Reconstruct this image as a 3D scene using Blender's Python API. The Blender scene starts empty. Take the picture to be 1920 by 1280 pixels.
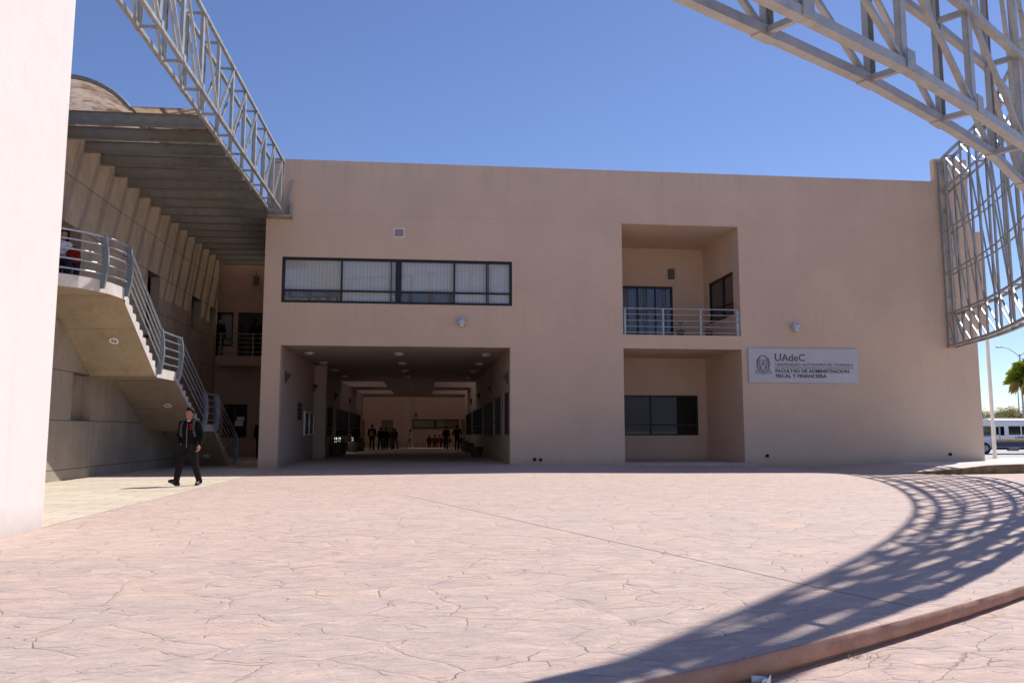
import bpy, bmesh, math, random
import numpy as np
from math import sin, cos, pi, radians, atan2, hypot
from mathutils import Vector, Matrix, Euler

# ------------------------------------------------------------------ scene, camera, world, sun
SC = bpy.context.scene
COL = SC.collection
THETA = radians(6.03)
CAMP = Vector((5.605, -27.742, 1.22))
cam_d = bpy.data.cameras.new('camera'); cam = bpy.data.objects.new('camera', cam_d); COL.objects.link(cam)
cam.location = CAMP
cam.rotation_euler = (radians(90 + 6.39), 0, -THETA)
cam_d.sensor_width = 36; cam_d.lens = 28.125; cam_d.clip_end = 5000; cam_d.clip_start = .1
SC.camera = cam
SUNV = Vector((.6215, .47, 1.0)).normalized()
world = bpy.data.worlds.new('World'); SC.world = world; world.use_nodes = True
wn = world.node_tree; wn.nodes.clear()
sky = wn.nodes.new('ShaderNodeTexSky'); sky.sky_type = 'NISHITA'; sky.sun_disc = False
sky.sun_elevation = math.asin(SUNV.z); sky.sun_rotation = atan2(SUNV.x, SUNV.y)
sky.altitude = 600; sky.air_density = 1.0; sky.dust_density = 0.15; sky.ozone_density = 5.0
bg = wn.nodes.new('ShaderNodeBackground'); bg.inputs['Strength'].default_value = .098
wo = wn.nodes.new('ShaderNodeOutputWorld')
hs = wn.nodes.new('ShaderNodeHueSaturation'); hs.inputs['Saturation'].default_value = 1.02; hs.inputs['Hue'].default_value = .512; hs.inputs['Value'].default_value = .90
wn.links.new(sky.outputs[0], hs.inputs['Color']); wn.links.new(hs.outputs[0], bg.inputs[0]); wn.links.new(bg.outputs[0], wo.inputs[0])
sl = bpy.data.lights.new('sun', 'SUN'); sl.energy = 3.7; sl.angle = radians(.53); sl.color = (1.0, .955, .89)
so = bpy.data.objects.new('sun', sl); COL.objects.link(so)
so.rotation_euler = SUNV.to_track_quat('Z', 'Y').to_euler(); so.location = (30, 20, 40)
SC.view_settings.view_transform = 'Standard'; SC.view_settings.look = 'None'
SC.view_settings.exposure = .56; SC.view_settings.gamma = 1
SC.render.engine = 'CYCLES'
try:
    SC.cycles.max_bounces = 10; SC.cycles.diffuse_bounces = 6; SC.cycles.sample_clamp_indirect = 6
except Exception: pass

# ------------------------------------------------------------------ helpers
def tag(o, label=None, cat=None, group=None, kind=None):
    if label: o['label'] = label
    if cat: o['category'] = cat
    if group: o['group'] = group
    if kind: o['kind'] = kind
    return o
def empty(name, loc=(0, 0, 0), label=None, cat=None, group=None, rz=0):
    o = bpy.data.objects.new(name, None); COL.objects.link(o); o.location = loc; o.rotation_euler = (0, 0, rz)
    o.empty_display_size = .2
    return tag(o, label, cat, group)
class MB:
    """mesh builder; coordinates in the parent's local frame"""
    def __init__(s, M=None): s.v = []; s.f = []; s.mi = []; s.M = M; s.m = 0; s.sm = []
    def add(s, vs, fs, smooth=False):
        n = len(s.v)
        for p in vs:
            p = Vector(p)
            s.v.append(tuple(s.M @ p) if s.M else tuple(p))
        for f in fs:
            s.f.append([n + i for i in f]); s.mi.append(s.m); s.sm.append(smooth)
    def box(s, a, b):
        x0, y0, z0 = [min(a[i], b[i]) for i in range(3)]; x1, y1, z1 = [max(a[i], b[i]) for i in range(3)]
        s.add([(x0,y0,z0),(x1,y0,z0),(x1,y1,z0),(x0,y1,z0),(x0,y0,z1),(x1,y0,z1),(x1,y1,z1),(x0,y1,z1)],
              [(0,3,2,1),(4,5,6,7),(0,1,5,4),(1,2,6,5),(2,3,7,6),(3,0,4,7)])
    def bar(s, a, b, w, h, up=(0, 0, 1)):
        a = Vector(a); b = Vector(b); d = b - a
        if d.length < 1e-6: return
        d.normalize(); up = Vector(up)
        x = d.cross(up)
        if x.length < 1e-4: x = d.cross(Vector((1, 0, 0)))
        x.normalize(); y = x.cross(d)
        vs = []
        for p in (a, b):
            for sx, sy in ((-1,-1),(1,-1),(1,1),(-1,1)): vs.append(p + x * sx * w/2 + y * sy * h/2)
        s.add(vs, [(0,3,2,1),(4,5,6,7),(0,1,5,4),(1,2,6,5),(2,3,7,6),(3,0,4,7)])
    def channel(s, a, b, w, d_, t, out, side):
        """C channel from a to b: web of width w facing 'out', two flanges d_ deep behind it"""
        out = Vector(out); side = Vector(side); a = Vector(a); b = Vector(b)
        s.bar(a, b, w, t, out)
        for q in (-1, 1):
            o = side * q * (w/2 - t/2) - out * (d_/2 + t/2 + .0005)
            s.bar(a + o, b + o, t, d_, out)
    def tube(s, pts, r, n=8, closed=False, cap=True, radii=None):
        pts = [Vector(p) for p in pts]; N = len(pts); base = len(s.v); vs = []; fs = []
        prev = None
        for i, p in enumerate(pts):
            if closed: t = pts[(i+1) % N] - pts[i-1]
            else: t = pts[min(i+1, N-1)] - pts[max(i-1, 0)]
            t.normalize()
            if prev is None:
                u = t.cross(Vector((0, 0, 1)))
                if u.length < 1e-3: u = t.cross(Vector((1, 0, 0)))
            else: u = prev - t * prev.dot(t)
            u.normalize(); prev = u; w = t.cross(u)
            rr = radii[i] if radii else r
            for k in range(n): a = 2*pi*k/n; vs.append(p + u*cos(a)*rr + w*sin(a)*rr)
        for i in range(N - (0 if closed else 1)):
            for k in range(n):
                a = i*n + k; b = i*n + (k+1) % n; c = ((i+1) % N)*n + (k+1) % n; d = ((i+1) % N)*n + k
                fs.append((a, b, c, d))
        s.add(vs, fs, True)
        if cap and not closed:
            s.add(vs[:n], [tuple(range(n))[::-1]]); s.add(vs[-n:], [tuple(range(n))])
    def lathe(s, prof, c=(0, 0, 0), n=20, smooth=True, ax=None):
        vs = []; fs = []
        for r, z in prof:
            for k in range(n): a = 2*pi*k/n; vs.append(Vector((r*cos(a), r*sin(a), z)))
        for i in range(len(prof)-1):
            for k in range(n): fs.append((i*n+k, i*n+(k+1) % n, (i+1)*n+(k+1) % n, (i+1)*n+k))
        if ax is not None: vs = [ax @ v for v in vs]
        s.add([v + Vector(c) for v in vs], fs, smooth)
    def prism(s, poly, z0, z1):
        n = len(poly)
        s.add([(x, y, z0) for x, y in poly] + [(x, y, z1) for x, y in poly],
              [tuple(range(n))[::-1], tuple(range(n, 2*n))] + [(i, (i+1) % n, n+(i+1) % n, n+i) for i in range(n)])
    def build(s, name, mat, parent=None, bevel=0, uvn=None):
        me = bpy.data.meshes.new(name); me.from_pydata(s.v, [], s.f)
        mats = mat if isinstance(mat, (list, tuple)) else [mat]
        for m in mats: me.materials.append(m)
        me.polygons.foreach_set('material_index', s.mi); me.polygons.foreach_set('use_smooth', s.sm)
        me.update()
        o = bpy.data.objects.new(name, me); COL.objects.link(o)
        if parent: o.parent = parent
        if bevel:
            b = o.modifiers.new('bevel', 'BEVEL'); b.width = bevel; b.segments = 2; b.limit_method = 'ANGLE'
        return o
def part(name, mat, parent, fn, bevel=0, M=None):
    m = MB(M); fn(m); return m.build(name, mat, parent, bevel)
def box_part(name, mat, parent, a, b, bevel=0, M=None):
    return part(name, mat, parent, lambda m: m.box(a, b), bevel, M)
def copy_tree(o, parent=None):
    c = o.copy(); COL.objects.link(c)
    if parent: c.parent = parent
    for ch in [k for k in bpy.data.objects if k.parent == o]: copy_tree(ch, c)
    return c
def holed(m, u0, u1, z0, z1, holes, d0, d1, axis='Y'):
    """wall slab in plane 'axis' from depth d0 to d1 with rectangular holes (u0,u1,z0,z1), one watertight mesh"""
    us = sorted(set([u0, u1] + [h[i] for h in holes for i in (0, 1)])); zs = sorted(set([z0, z1] + [h[i] for h in holes for i in (2, 3)]))
    us = [u for u in us if u0 <= u <= u1]; zs = [z for z in zs if z0 <= z <= z1]
    def P(u, d, z): return (u, d, z) if axis == 'Y' else (d, u, z)
    def solid(i, j):
        if i < 0 or j < 0 or i >= len(us)-1 or j >= len(zs)-1: return False
        cu = (us[i]+us[i+1])/2; cz = (zs[j]+zs[j+1])/2
        return not any(h[0] < cu < h[1] and h[2] < cz < h[3] for h in holes)
    for i in range(len(us)-1):
        for j in range(len(zs)-1):
            if not solid(i, j): continue
            a, b, c, d = us[i], us[i+1], zs[j], zs[j+1]
            q = [(a, c), (b, c), (b, d), (a, d)]
            m.add([P(x, d0, z) for x, z in q], [(0, 1, 2, 3)]); m.add([P(x, d1, z) for x, z in q], [(3, 2, 1, 0)])
            for ni, nj, e in ((i-1, j, (a, c, a, d)), (i+1, j, (b, c, b, d)), (i, j-1, (a, c, b, c)), (i, j+1, (a, d, b, d))):
                if not solid(ni, nj):
                    m.add([P(e[0], d0, e[1]), P(e[2], d0, e[3]), P(e[2], d1, e[3]), P(e[0], d1, e[1])], [(0, 1, 2, 3)])

# ------------------------------------------------------------------ materials
def newmat(name):
    m = bpy.data.materials.new(name); m.use_nodes = True; nt = m.node_tree
    b = nt.nodes['Principled BSDF']; return m, nt, b
class NT:
    def __init__(s, nt): s.nt = nt
    def n(s, t, **k):
        x = s.nt.nodes.new('ShaderNode' + t)
        for a, v in k.items():
            if a in ('operation', 'blend_type', 'data_type', 'feature', 'noise_dimensions', 'wave_type', 'interpolation_type', 'distance', 'bands_direction'): setattr(x, a, v)
        return x
    def l(s, a, b): s.nt.links.new(a, b)
    def coord(s, sc=(1, 1, 1), obj=True):
        g = s.n('NewGeometry'); m = s.n('Mapping'); m.inputs['Scale'].default_value = sc
        s.l(g.outputs['Position'], m.inputs[0]); return m.outputs[0]
    def noise(s, vec, scale, detail=4, rough=.55, dist=0):
        x = s.n('TexNoise'); x.inputs['Scale'].default_value = scale; x.inputs['Detail'].default_value = detail
        x.inputs['Roughness'].default_value = rough; x.inputs['Distortion'].default_value = dist
        s.l(vec, x.inputs['Vector']); return x.outputs['Fac']
    def ramp(s, f, stops):
        x = s.n('ValToRGB'); e = x.color_ramp.elements
        while len(e) < len(stops): e.new(.5)
        for q, (p, c) in zip(e, stops): q.position = p; q.color = (*c, 1) if len(c) == 3 else c
        s.l(f, x.inputs[0]); return x.outputs[0]
    def rng(s, f, a, b, c=0., d=1.):
        x = s.n('MapRange'); x.inputs[1].default_value = a; x.inputs[2].default_value = b; x.inputs[3].default_value = c; x.inputs[4].default_value = d
        s.l(f, x.inputs[0]); return x.outputs[0]
    def math(s, op, a, b=None):
        x = s.n('Math', operation=op)
        for i, v in enumerate((a, b)):
            if v is None: continue
            if isinstance(v, (int, float)): x.inputs[i].default_value = v
            else: s.l(v, x.inputs[i])
        return x.outputs[0]
    def mix(s, f, a, b, mode='MIX'):
        x = s.n('Mix', data_type='RGBA', blend_type=mode)
        for i, v in ((0, f), (6, a), (7, b)):
            if isinstance(v, (int, float)): x.inputs[i].default_value = v
            elif isinstance(v, tuple): x.inputs[i].default_value = (*v, 1) if len(v) == 3 else v
            else: s.l(v, x.inputs[i])
        return x.outputs[2]
    def bump(s, h, b, strength=.3, dist=.01):
        x = s.n('Bump'); x.inputs['Strength'].default_value = strength; x.inputs['Distance'].default_value = dist
        s.l(h, x.inputs['Height']); s.l(x.outputs[0], b.inputs['Normal'])
def simple(name, c, rough=.6, metal=0., spec=None, var=.12, sc=6, bump=0):
    m, nt, b = newmat(name); k = NT(nt); v = k.coord()
    f = k.noise(v, sc, 5)
    lo = tuple(x*(1-var) for x in c); hi = tuple(min(1, x*(1+var)) for x in c)
    k.l(k.ramp(f, [(.3, lo), (.7, hi)]), b.inputs['Base Color'])
    b.inputs['Roughness'].default_value = rough; b.inputs['Metallic'].default_value = metal
    if spec is not None: b.inputs['Specular IOR Level'].default_value = spec
    if bump: k.bump(k.noise(v, sc*6, 4), b, bump, .005)
    return m
def stucco(name, c, dirt=.12):
    m, nt, b = newmat(name); k = NT(nt); v = k.coord()
    big = k.noise(v, .35, 5, .6); mid = k.noise(v, 2.2, 6, .65)
    vs = k.coord((2.2, 2.2, .12)); streak = k.noise(vs, 1.4, 5, .6)
    col = k.mix(k.rng(big, .35, .7), tuple(x*(1-dirt) for x in c), c)
    col = k.mix(k.rng(mid, .45, .8, 0, .35), col, tuple(x*(.86) for x in c))
    col = k.mix(k.rng(streak, .56, .75, 0, .22), col, (c[0]*.72, c[1]*.71, c[2]*.70))
    # soil splash just above the ground and a faint horizontal cold joint at the upper floor
    g = k.n('NewGeometry'); sp = k.n('SeparateXYZ'); k.l(g.outputs['Position'], sp.inputs[0])
    zz = k.math('ADD', sp.outputs[2], k.math('MULTIPLY', mid, -.25))
    sx = k.rng(zz, .22, -.12, 0, .35); col = k.mix(sx, col, (.22, .16, .12))
    jn = k.math('ABSOLUTE', k.math('SUBTRACT', k.math('ADD', sp.outputs[2], k.math('MULTIPLY', big, .05)), 8.745))
    col = k.mix(k.rng(jn, .016, .004, 0, .30), col, tuple(x*.55 for x in c))
    pk = k.math('MULTIPLY', k.rng(sp.outputs[2], 9.5, 10.66, 0, 1), k.rng(streak, .44, .62, 0, .2)); uw = k.math('MULTIPLY', k.math('MULTIPLY', k.rng(sp.outputs[2], 4.4, 5.55, 0, 1), k.rng(sp.outputs[2], 5.60, 5.58, 0, 1)), k.rng(k.noise(k.coord((3.5, 3.5, .1)), 1.7, 5, .6), .50, .66, 0, .2))
    col = k.mix(k.math('MAXIMUM', pk, uw), col, (c[0]*.62, c[1]*.61, c[2]*.60))
    cw = k.n('TexVoronoi', feature='DISTANCE_TO_EDGE'); cw.inputs['Scale'].default_value = .42; wv = k.n('VectorMath'); wv.operation = 'ADD'; nn = k.n('TexNoise'); nn.inputs['Scale'].default_value = 1.5; nn.inputs['Detail'].default_value = 6; k.l(v, nn.inputs['Vector']); k.l(nn.outputs['Color'], wv.inputs[0]); k.l(v, wv.inputs[1]); k.l(wv.outputs[0], cw.inputs['Vector'])
    hc = k.math('MULTIPLY', k.rng(cw.outputs['Distance'], .0035, .001, 0, 1), k.rng(k.noise(v, .7, 3), .60, .66, 0, .18))
    col = k.mix(hc, col, tuple(x*.4 for x in c)); col = k.mix(k.rng(k.noise(v, .8, 3, .5), .58, .60, 0, .06), col, tuple(min(1, x*1.2) for x in c))
    k.l(col, b.inputs['Base Color']); b.inputs['Roughness'].default_value = .9
    b.inputs['Specular IOR Level'].default_value = .25
    h = k.math('ADD', k.noise(v, 45, 3), k.math('MULTIPLY', k.noise(v, 3.5, 4), 1.5))
    k.bump(h, b, .35, .01); return m
M_WALL = stucco('facade_stucco', (.70, .535, .405))
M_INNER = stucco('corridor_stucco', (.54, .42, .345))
M_PILLAR = stucco('pillar_stucco', (.80, .735, .70), .05)

def concrete(name, c, joints=True):
    m, nt, b = newmat(name); k = NT(nt); v = k.coord()
    g = k.n('NewGeometry'); sp = k.n('SeparateXYZ'); k.l(g.outputs['Position'], sp.inputs[0])
    big = k.noise(v, .8, 6, .65); fine = k.noise(v, 9, 5, .7); streak = k.noise(k.coord((3, 3, .18)), 1.6, 5, .65)
    col = k.mix(k.rng(big, .3, .7), tuple(x*.75 for x in c), tuple(min(1, x*1.12) for x in c))
    col = k.mix(k.rng(streak, .5, .72, 0, .5), col, (c[0]*.62, c[1]*.55, c[2]*.47))
    col = k.mix(k.rng(fine, .5, .8, 0, .3), col, tuple(x*.7 for x in c))
    hgt = k.math('MULTIPLY', fine, .25)
    if joints:
        def line(coord, off, mod, w):
            a = k.math('ADD', coord, off); q = k.math('FRACT', k.math('DIVIDE', a, mod))
            d = k.math('MULTIPLY', k.math('MINIMUM', q, k.math('SUBTRACT', 1., q)), mod)
            return k.rng(d, w, w*.4, 0, 1)
        ly = line(sp.outputs[1], 6.27 + 122., 1.222, .010); lz = line(sp.outputs[2], -.27 + 122.2, 1.222, .018)
        # panel to panel tone
        cy = k.math('FLOOR', k.math('DIVIDE', k.math('ADD', sp.outputs[1], 128.27), 1.222)); cz = k.math('FLOOR', k.math('DIVIDE', k.math('ADD', sp.outputs[2], 121.93), 1.222))
        cb = k.n('CombineXYZ'); k.l(cy, cb.inputs[0]); k.l(cz, cb.inputs[1])
        wnz = k.n('TexWhiteNoise'); k.l(cb.outputs[0], wnz.inputs['Vector'])
        col = k.mix(k.rng(wnz.outputs['Value'], 0, 1, 0, .22), col, tuple(x*.7 for x in c))
        # tie holes
        def tie(coord, off, mod):
            a = k.math('ADD', coord, off); q = k.math('FRACT', k.math('DIVIDE', a, mod)); return k.math('MULTIPLY', k.math('SUBTRACT', q, .5), mod)
        ty = tie(sp.outputs[1], 128.27, .611); tz = tie(sp.outputs[2], 121.93, .611)
        dd = k.math('SQRT', k.math('ADD', k.math('MULTIPLY', ty, ty), k.math('MULTIPLY', tz, tz)))
        hole = k.rng(dd, .022, .014, 0, 1)
        jj = k.math('MAXIMUM', k.math('MAXIMUM', k.math('MULTIPLY', ly, .55), lz), hole)
        col = k.mix(k.math('MULTIPLY', jj, .75), col, tuple(x*.2 for x in c))
        hgt = k.math('SUBTRACT', hgt, jj)
    k.l(col, b.inputs['Base Color']); b.inputs['Roughness'].default_value = .85
    k.bump(hgt, b, .5, .012); return m
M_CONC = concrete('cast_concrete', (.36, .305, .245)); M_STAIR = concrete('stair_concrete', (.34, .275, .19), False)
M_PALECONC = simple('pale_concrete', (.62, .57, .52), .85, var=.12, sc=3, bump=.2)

def stamped(name, tint=1.0, b0=.42, b1=.54):
    m, nt, b = newmat(name); k = NT(nt); v = k.coord()
    wp = k.n('TexNoise'); wp.inputs['Scale'].default_value = 2.4; wp.inputs['Detail'].default_value = 5; k.l(v, wp.inputs['Vector'])
    vm = k.n('VectorMath'); vm.operation = 'MULTIPLY_ADD'; k.l(wp.outputs['Color'], vm.inputs[0]); vm.inputs[1].default_value = (.30, .30, 0); k.l(v, vm.inputs[2])
    mp = k.n('Mapping'); mp.inputs['Rotation'].default_value = (0, 0, .5); mp.inputs['Scale'].default_value = (1.0, 1.45, 0.001); k.l(vm.outputs[0], mp.inputs[0])
    def vor(scale, feat):
        x = k.n('TexVoronoi', feature=feat); x.inputs['Scale'].default_value = scale; x.inputs['Randomness'].default_value = .95; k.l(mp.outputs[0], x.inputs['Vector']); return x
    e1 = vor(1.55, 'DISTANCE_TO_EDGE').outputs['Distance']; cellc = vor(1.55, 'F1').outputs['Color']
    brk = k.noise(v, 2.3, 3, .6)
    crack = k.math('MULTIPLY', k.rng(e1, .0075, .002, 0, 1), k.rng(brk, b0, b1, .0, 1))
    groove = k.rng(e1, .06, .0, 0, 1)
    # secondary short broken creases
    v2 = k.n('Mapping'); v2.inputs['Rotation'].default_value = (0, 0, -.35); v2.inputs['Scale'].default_value = (.75, 2.3, .001); k.l(vm.outputs[0], v2.inputs[0])
    x2 = k.n('TexVoronoi', feature='DISTANCE_TO_EDGE'); x2.inputs['Scale'].default_value = 3.0; k.l(v2.outputs[0], x2.inputs['Vector'])
    cr2 = k.math('MULTIPLY', k.rng(x2.outputs['Distance'], .016, .004, 0, 1), k.rng(k.noise(v, 4.1, 2), .50, .57, 0, .75))
    grain = k.noise(v2.outputs[0], 5, 8, .72, .8); fine = k.noise(v, 26, 5, .7); big = k.noise(v, .16, 4, .6); med = k.noise(v2.outputs[0], 2.6, 8, .7, 1.0)
    pat = k.noise(v, 3.3, 7, .68, .6); pat2 = k.noise(k.coord((1, 1.6, 1)), 1.1, 6, .62, .4)
    base = k.mix(k.rng(grain, .34, .66), (.50*tint, .355, .30), (.70*tint, .52, .42))
    base = k.mix(k.rng(med, .46, .62, 0, .6), base, (.47, .36, .32))
    base = k.mix(k.rng(pat, .47, .60, 0, .62), base, (.42, .32, .295)); base = k.mix(k.rng(pat2, .50, .66, 0, .55), base, (.70, .47, .345)); base = k.mix(k.rng(k.noise(v, 5.7, 6, .7), .60, .70, 0, .5), base, (.72, .60, .53))
    base = k.mix(k.rng(big, .40, .62, 0, .35), base, (.58, .46, .40))
    sc_ = k.n('SeparateColor'); k.l(cellc, sc_.inputs[0]); base = k.mix(k.rng(sc_.outputs[0], 0, 1, 0, .32), base, (.43, .33, .31))
    base = k.mix(k.rng(fine, .5, .85, 0, .35), base, (.35, .26, .235))
    base = k.mix(k.rng(k.noise(v2.outputs[0], 4, 5, .6), .58, .70, 0, .45), base, (.76, .62, .53))
    v3 = k.n('Mapping'); v3.inputs['Rotation'].default_value = (0, 0, -.15); v3.inputs['Scale'].default_value = (2.2, 8.0, .001); k.l(vm.outputs[0], v3.inputs[0])
    fl = k.rng(k.noise(v3.outputs[0], 2.0, 4, .6), .64, .69, 0, .6)  # elongated dark flecks, shade of the relief put into the colour
    base = k.mix(.14, base, (.62, .50, .44))
    ck = k.math('MAXIMUM', k.math('MAXIMUM', crack, cr2), fl); col = k.mix(k.math('MULTIPLY', ck, .45), base, (.13, .08, .065))
    k.l(col, b.inputs['Base Color']); b.inputs['Roughness'].default_value = .72; b.inputs['Specular IOR Level'].default_value = .35
    h = k.math('SUBTRACT', k.math('ADD', k.math('MULTIPLY', grain, 1.1), k.math('MULTIPLY', fine, .3)), k.math('ADD', k.math('MULTIPLY', groove, .18), k.math('MULTIPLY', ck, .5)))
    k.bump(h, b, .7, .03); return m
M_STAMP = stamped('stamped_concrete'); M_STAMP2 = stamped('stamped_concrete_apron', 1.03, .26, .40)

def pavers():
    m, nt, b = newmat('sand_pavers'); k = NT(nt); v = k.coord()
    mp = k.n('Mapping'); mp.inputs['Rotation'].default_value = (0, 0, -.05); k.l(v, mp.inputs[0])
    br = k.n('TexBrick'); k.l(mp.outputs[0], br.inputs['Vector']); br.inputs['Scale'].default_value = 1.0
    br.inputs['Brick Width'].default_value = .8; br.inputs['Row Height'].default_value = .4; br.inputs['Mortar Size'].default_value = .008; br.inputs['Bias'].default_value = 0
    br.inputs['Color1'].default_value = (.52, .445, .345, 1); br.inputs['Color2'].default_value = (.63, .55, .45, 1); br.inputs['Mortar'].default_value = (.20, .15, .10, 1)
    n1 = k.noise(v, 1.2, 6, .65); n2 = k.noise(v, 14, 5, .7)
    col = k.mix(k.rng(n1, .4, .7, 0, .5), br.outputs['Color'], (.62, .50, .40)); col = k.mix(k.rng(n2, .5, .8, 0, .3), col, (.38, .30, .21))
    k.l(col, b.inputs['Base Color']); b.inputs['Roughness'].default_value = .85
    k.bump(k.math('SUBTRACT', k.math('MULTIPLY', n2, .3), br.outputs['Fac']), b, .4, .01); return m
M_SAND = pavers()
def kerbmat():
    m, nt, b = newmat('kerb_face'); k = NT(nt); v = k.coord(); n = k.noise(v, 3, 6, .7); f = k.noise(v, 30, 5, .7)
    col = k.mix(k.rng(n, .35, .7), (.37, .20, .135), (.50, .31, .225)); col = k.mix(k.rng(f, .55, .8, 0, .6), col, (.22, .14, .10))
    g = k.n('NewGeometry'); sp = k.n('SeparateXYZ'); k.l(g.outputs['Position'], sp.inputs[0])
    col = k.mix(k.rng(k.math('ADD', sp.outputs[2], k.math('MULTIPLY', n, .03)), -.095, -.115, 0, .7), col, (.33, .25, .14))
    k.l(col, b.inputs['Base Color']); b.inputs['Roughness'].default_value = .9; k.bump(f, b, .6, .01); return m
M_KERB = kerbmat()
M_ROAD = simple('road_surface', (.50, .47, .44), .9, var=.15, sc=1.5)
M_EARTH = simple('dry_earth', (.42, .35, .27), .95, var=.2, sc=.4)
M_HILL = simple('far_hill', (.16, .17, .18), 1., var=.25, sc=.004)
M_SILT = simple('stained_step_face', (.21, .15, .065), .9, var=.45, sc=3, bump=.3)
def metal(name, c, rough=.42, met=.35):
    m, nt, b = newmat(name); k = NT(nt); v = k.coord(); n = k.noise(v, 5, 6, .7); f = k.noise(v, 60, 3)
    col = k.mix(k.rng(n, .35, .7), tuple(x*.78 for x in c), tuple(x*1.1 for x in c)); col = k.mix(k.rng(k.noise(v, 9, 6, .75), .60, .72, 0, .5), col, (.25, .20, .16))
    k.l(col, b.inputs['Base Color']); b.inputs['Metallic'].default_value = met
    k.l(k.rng(n, .3, .7, rough-.08, rough+.12), b.inputs['Roughness']); k.bump(f, b, .12, .003); return m
M_TRUSS = metal('truss_paint', (.47, .465, .43), .46, .5); M_BEAM = metal('beam_paint', (.21, .215, .205), .5, .2)
M_RAIL = metal('rail_steel', (.46, .50, .54), .36, .6); M_GALV = metal('galvanised', (.45, .46, .47), .5, .4)
M_FRAME = simple('dark_frame', (.012, .013, .016), .45, .2); M_DARK = simple('unlit_interior_dark', (.035, .03, .028), .95)  # near-black dark material stands in for unlit interiors
M_WHITE = simple('white_paint', (.78, .78, .76), .5, var=.05)
M_LAMPGREY = simple('lamp_housing', (.62, .66, .80), .4, .1); M_LENS = simple('lamp_lens', (.60, .58, .55), .35, var=.05); M_SCONCE = simple('sconce_metal', (.045, .045, .048), .6)
M_CEILLAMP = simple('lamp_diffuser', (.50, .44, .36), .4, var=.04)
M_SIGN = simple('sign_panel', (.50, .50, .54), .38, .25, var=.05, sc=2); M_LETTER = simple('sign_letter', (.075, .075, .09), .5, var=.1)
M_BLIND = None
def blind(name, c, gap=.127, ax=0):
    m, nt, b = newmat(name); k = NT(nt); g = k.n('NewGeometry'); sp = k.n('SeparateXYZ'); k.l(g.outputs['Position'], sp.inputs[0])
    q = k.math('FRACT', k.math('DIVIDE', k.math('ADD', sp.outputs[ax], 50.), gap)); col = k.mix(k.rng(q, .0, .16, .75, 0), c, tuple(x*.35 for x in c))
    col = k.mix(k.rng(q, .16, 1, 0, .3), col, tuple(x*.7 for x in c))
    k.l(col, b.inputs['Base Color']); b.inputs['Roughness'].default_value = .7
    b.inputs['Specular IOR Level'].default_value = .1; return m
M_BLIND = blind('vertical_blind', (.66, .66, .64)); M_BLINDX = blind('vertical_blind_side', (.10, .085, .07), .12, 1); M_SCREEN = blind('insect_screen', (.15, .14, .13))
def glass(name, tint, refl=.5, rough=.02):
    m, nt, b = newmat(name); k = NT(nt); nt.nodes.remove(b)
    t = k.n('BsdfTransparent'); t.inputs[0].default_value = (*tint, 1); g = k.n('BsdfGlossy'); g.inputs['Roughness'].default_value = rough; g.inputs[0].default_value = (.9, .93, 1, 1)
    geo = k.n('NewGeometry'); dt = k.n('VectorMath'); dt.operation = 'DOT_PRODUCT'; k.l(geo.outputs['Normal'], dt.inputs[0]); k.l(geo.outputs['Incoming'], dt.inputs[1])
    r0 = ((.5+refl)/(2.5+refl))**2; sch = k.math('POWER', k.math('SUBTRACT', 1., k.math('ABSOLUTE', dt.outputs['Value'])), 5.)
    fac = k.math('ADD', k.math('MULTIPLY', sch, 1-r0), r0); mx = k.n('MixShader'); out = nt.nodes['Material Output']
    k.l(fac, mx.inputs[0]); k.l(t.outputs[0], mx.inputs[1]); k.l(g.outputs[0], mx.inputs[2]); k.l(mx.outputs[0], out.inputs[0]); return m
M_GLASS = glass('window_glass', (.86, .88, .88), .25); M_GLASSD = glass('tinted_glass', (.25, .25, .25), .15); M_GLASSN = glass('plain_glass', (.8, .8, .75), -.2)
def translucent(name, c, mixf=.5, stain=True, clear=.2):
    m, nt, b = newmat(name); k = NT(nt); v = k.coord(); nt.nodes.remove(b)
    n = k.noise(v, .9, 6, .7); w = k.noise(k.coord((.4, 9, .4)), 1.5, 4, .6)
    col = k.mix(k.rng(n, .44, .60), c, (.17, .065, .025) if stain else c); col = k.mix(k.rng(w, .52, .68, 0, .5), col, (.25, .12, .06) if stain else c)
    t = k.n('BsdfTranslucent'); d = k.n('BsdfDiffuse'); k.l(col, t.inputs[0]); k.l(col, d.inputs[0]); mx = k.n('MixShader'); mx.inputs[0].default_value = mixf
    k.l(d.outputs[0], mx.inputs[1]); k.l(t.outputs[0], mx.inputs[2]); tr = k.n('BsdfTransparent'); tr.inputs[0].default_value = (.95, .80, .58, 1); m2 = k.n('MixShader'); m2.inputs[0].default_value = clear if stain else 0.
    k.l(mx.outputs[0], m2.inputs[1]); k.l(tr.outputs[0], m2.inputs[2]); k.l(m2.outputs[0], nt.nodes['Material Output'].inputs[0]); return m
M_VAULT = translucent('rusty_vault_sheet', (.54, .43, .33), .6, True, .11); M_POLY = translucent('stained_roof_sheet', (.66, .59, .50), .6, True, .13); M_COVER = translucent('light_diffuser_sheet', (.58, .51, .47), .6, False)
M_GLOWPANE = bpy.data.materials.new('glowing_pane'); M_GLOWPANE.use_nodes = True
_b = M_GLOWPANE.node_tree.nodes['Principled BSDF']; _b.inputs['Base Color'].default_value = (.7, .68, .65, 1)
_b.inputs['Emission Color'].default_value = (1, .97, .92, 1); _b.inputs['Emission Strength'].default_value = .9  # pane glows by emission, standing in for daylight behind the glass

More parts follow.
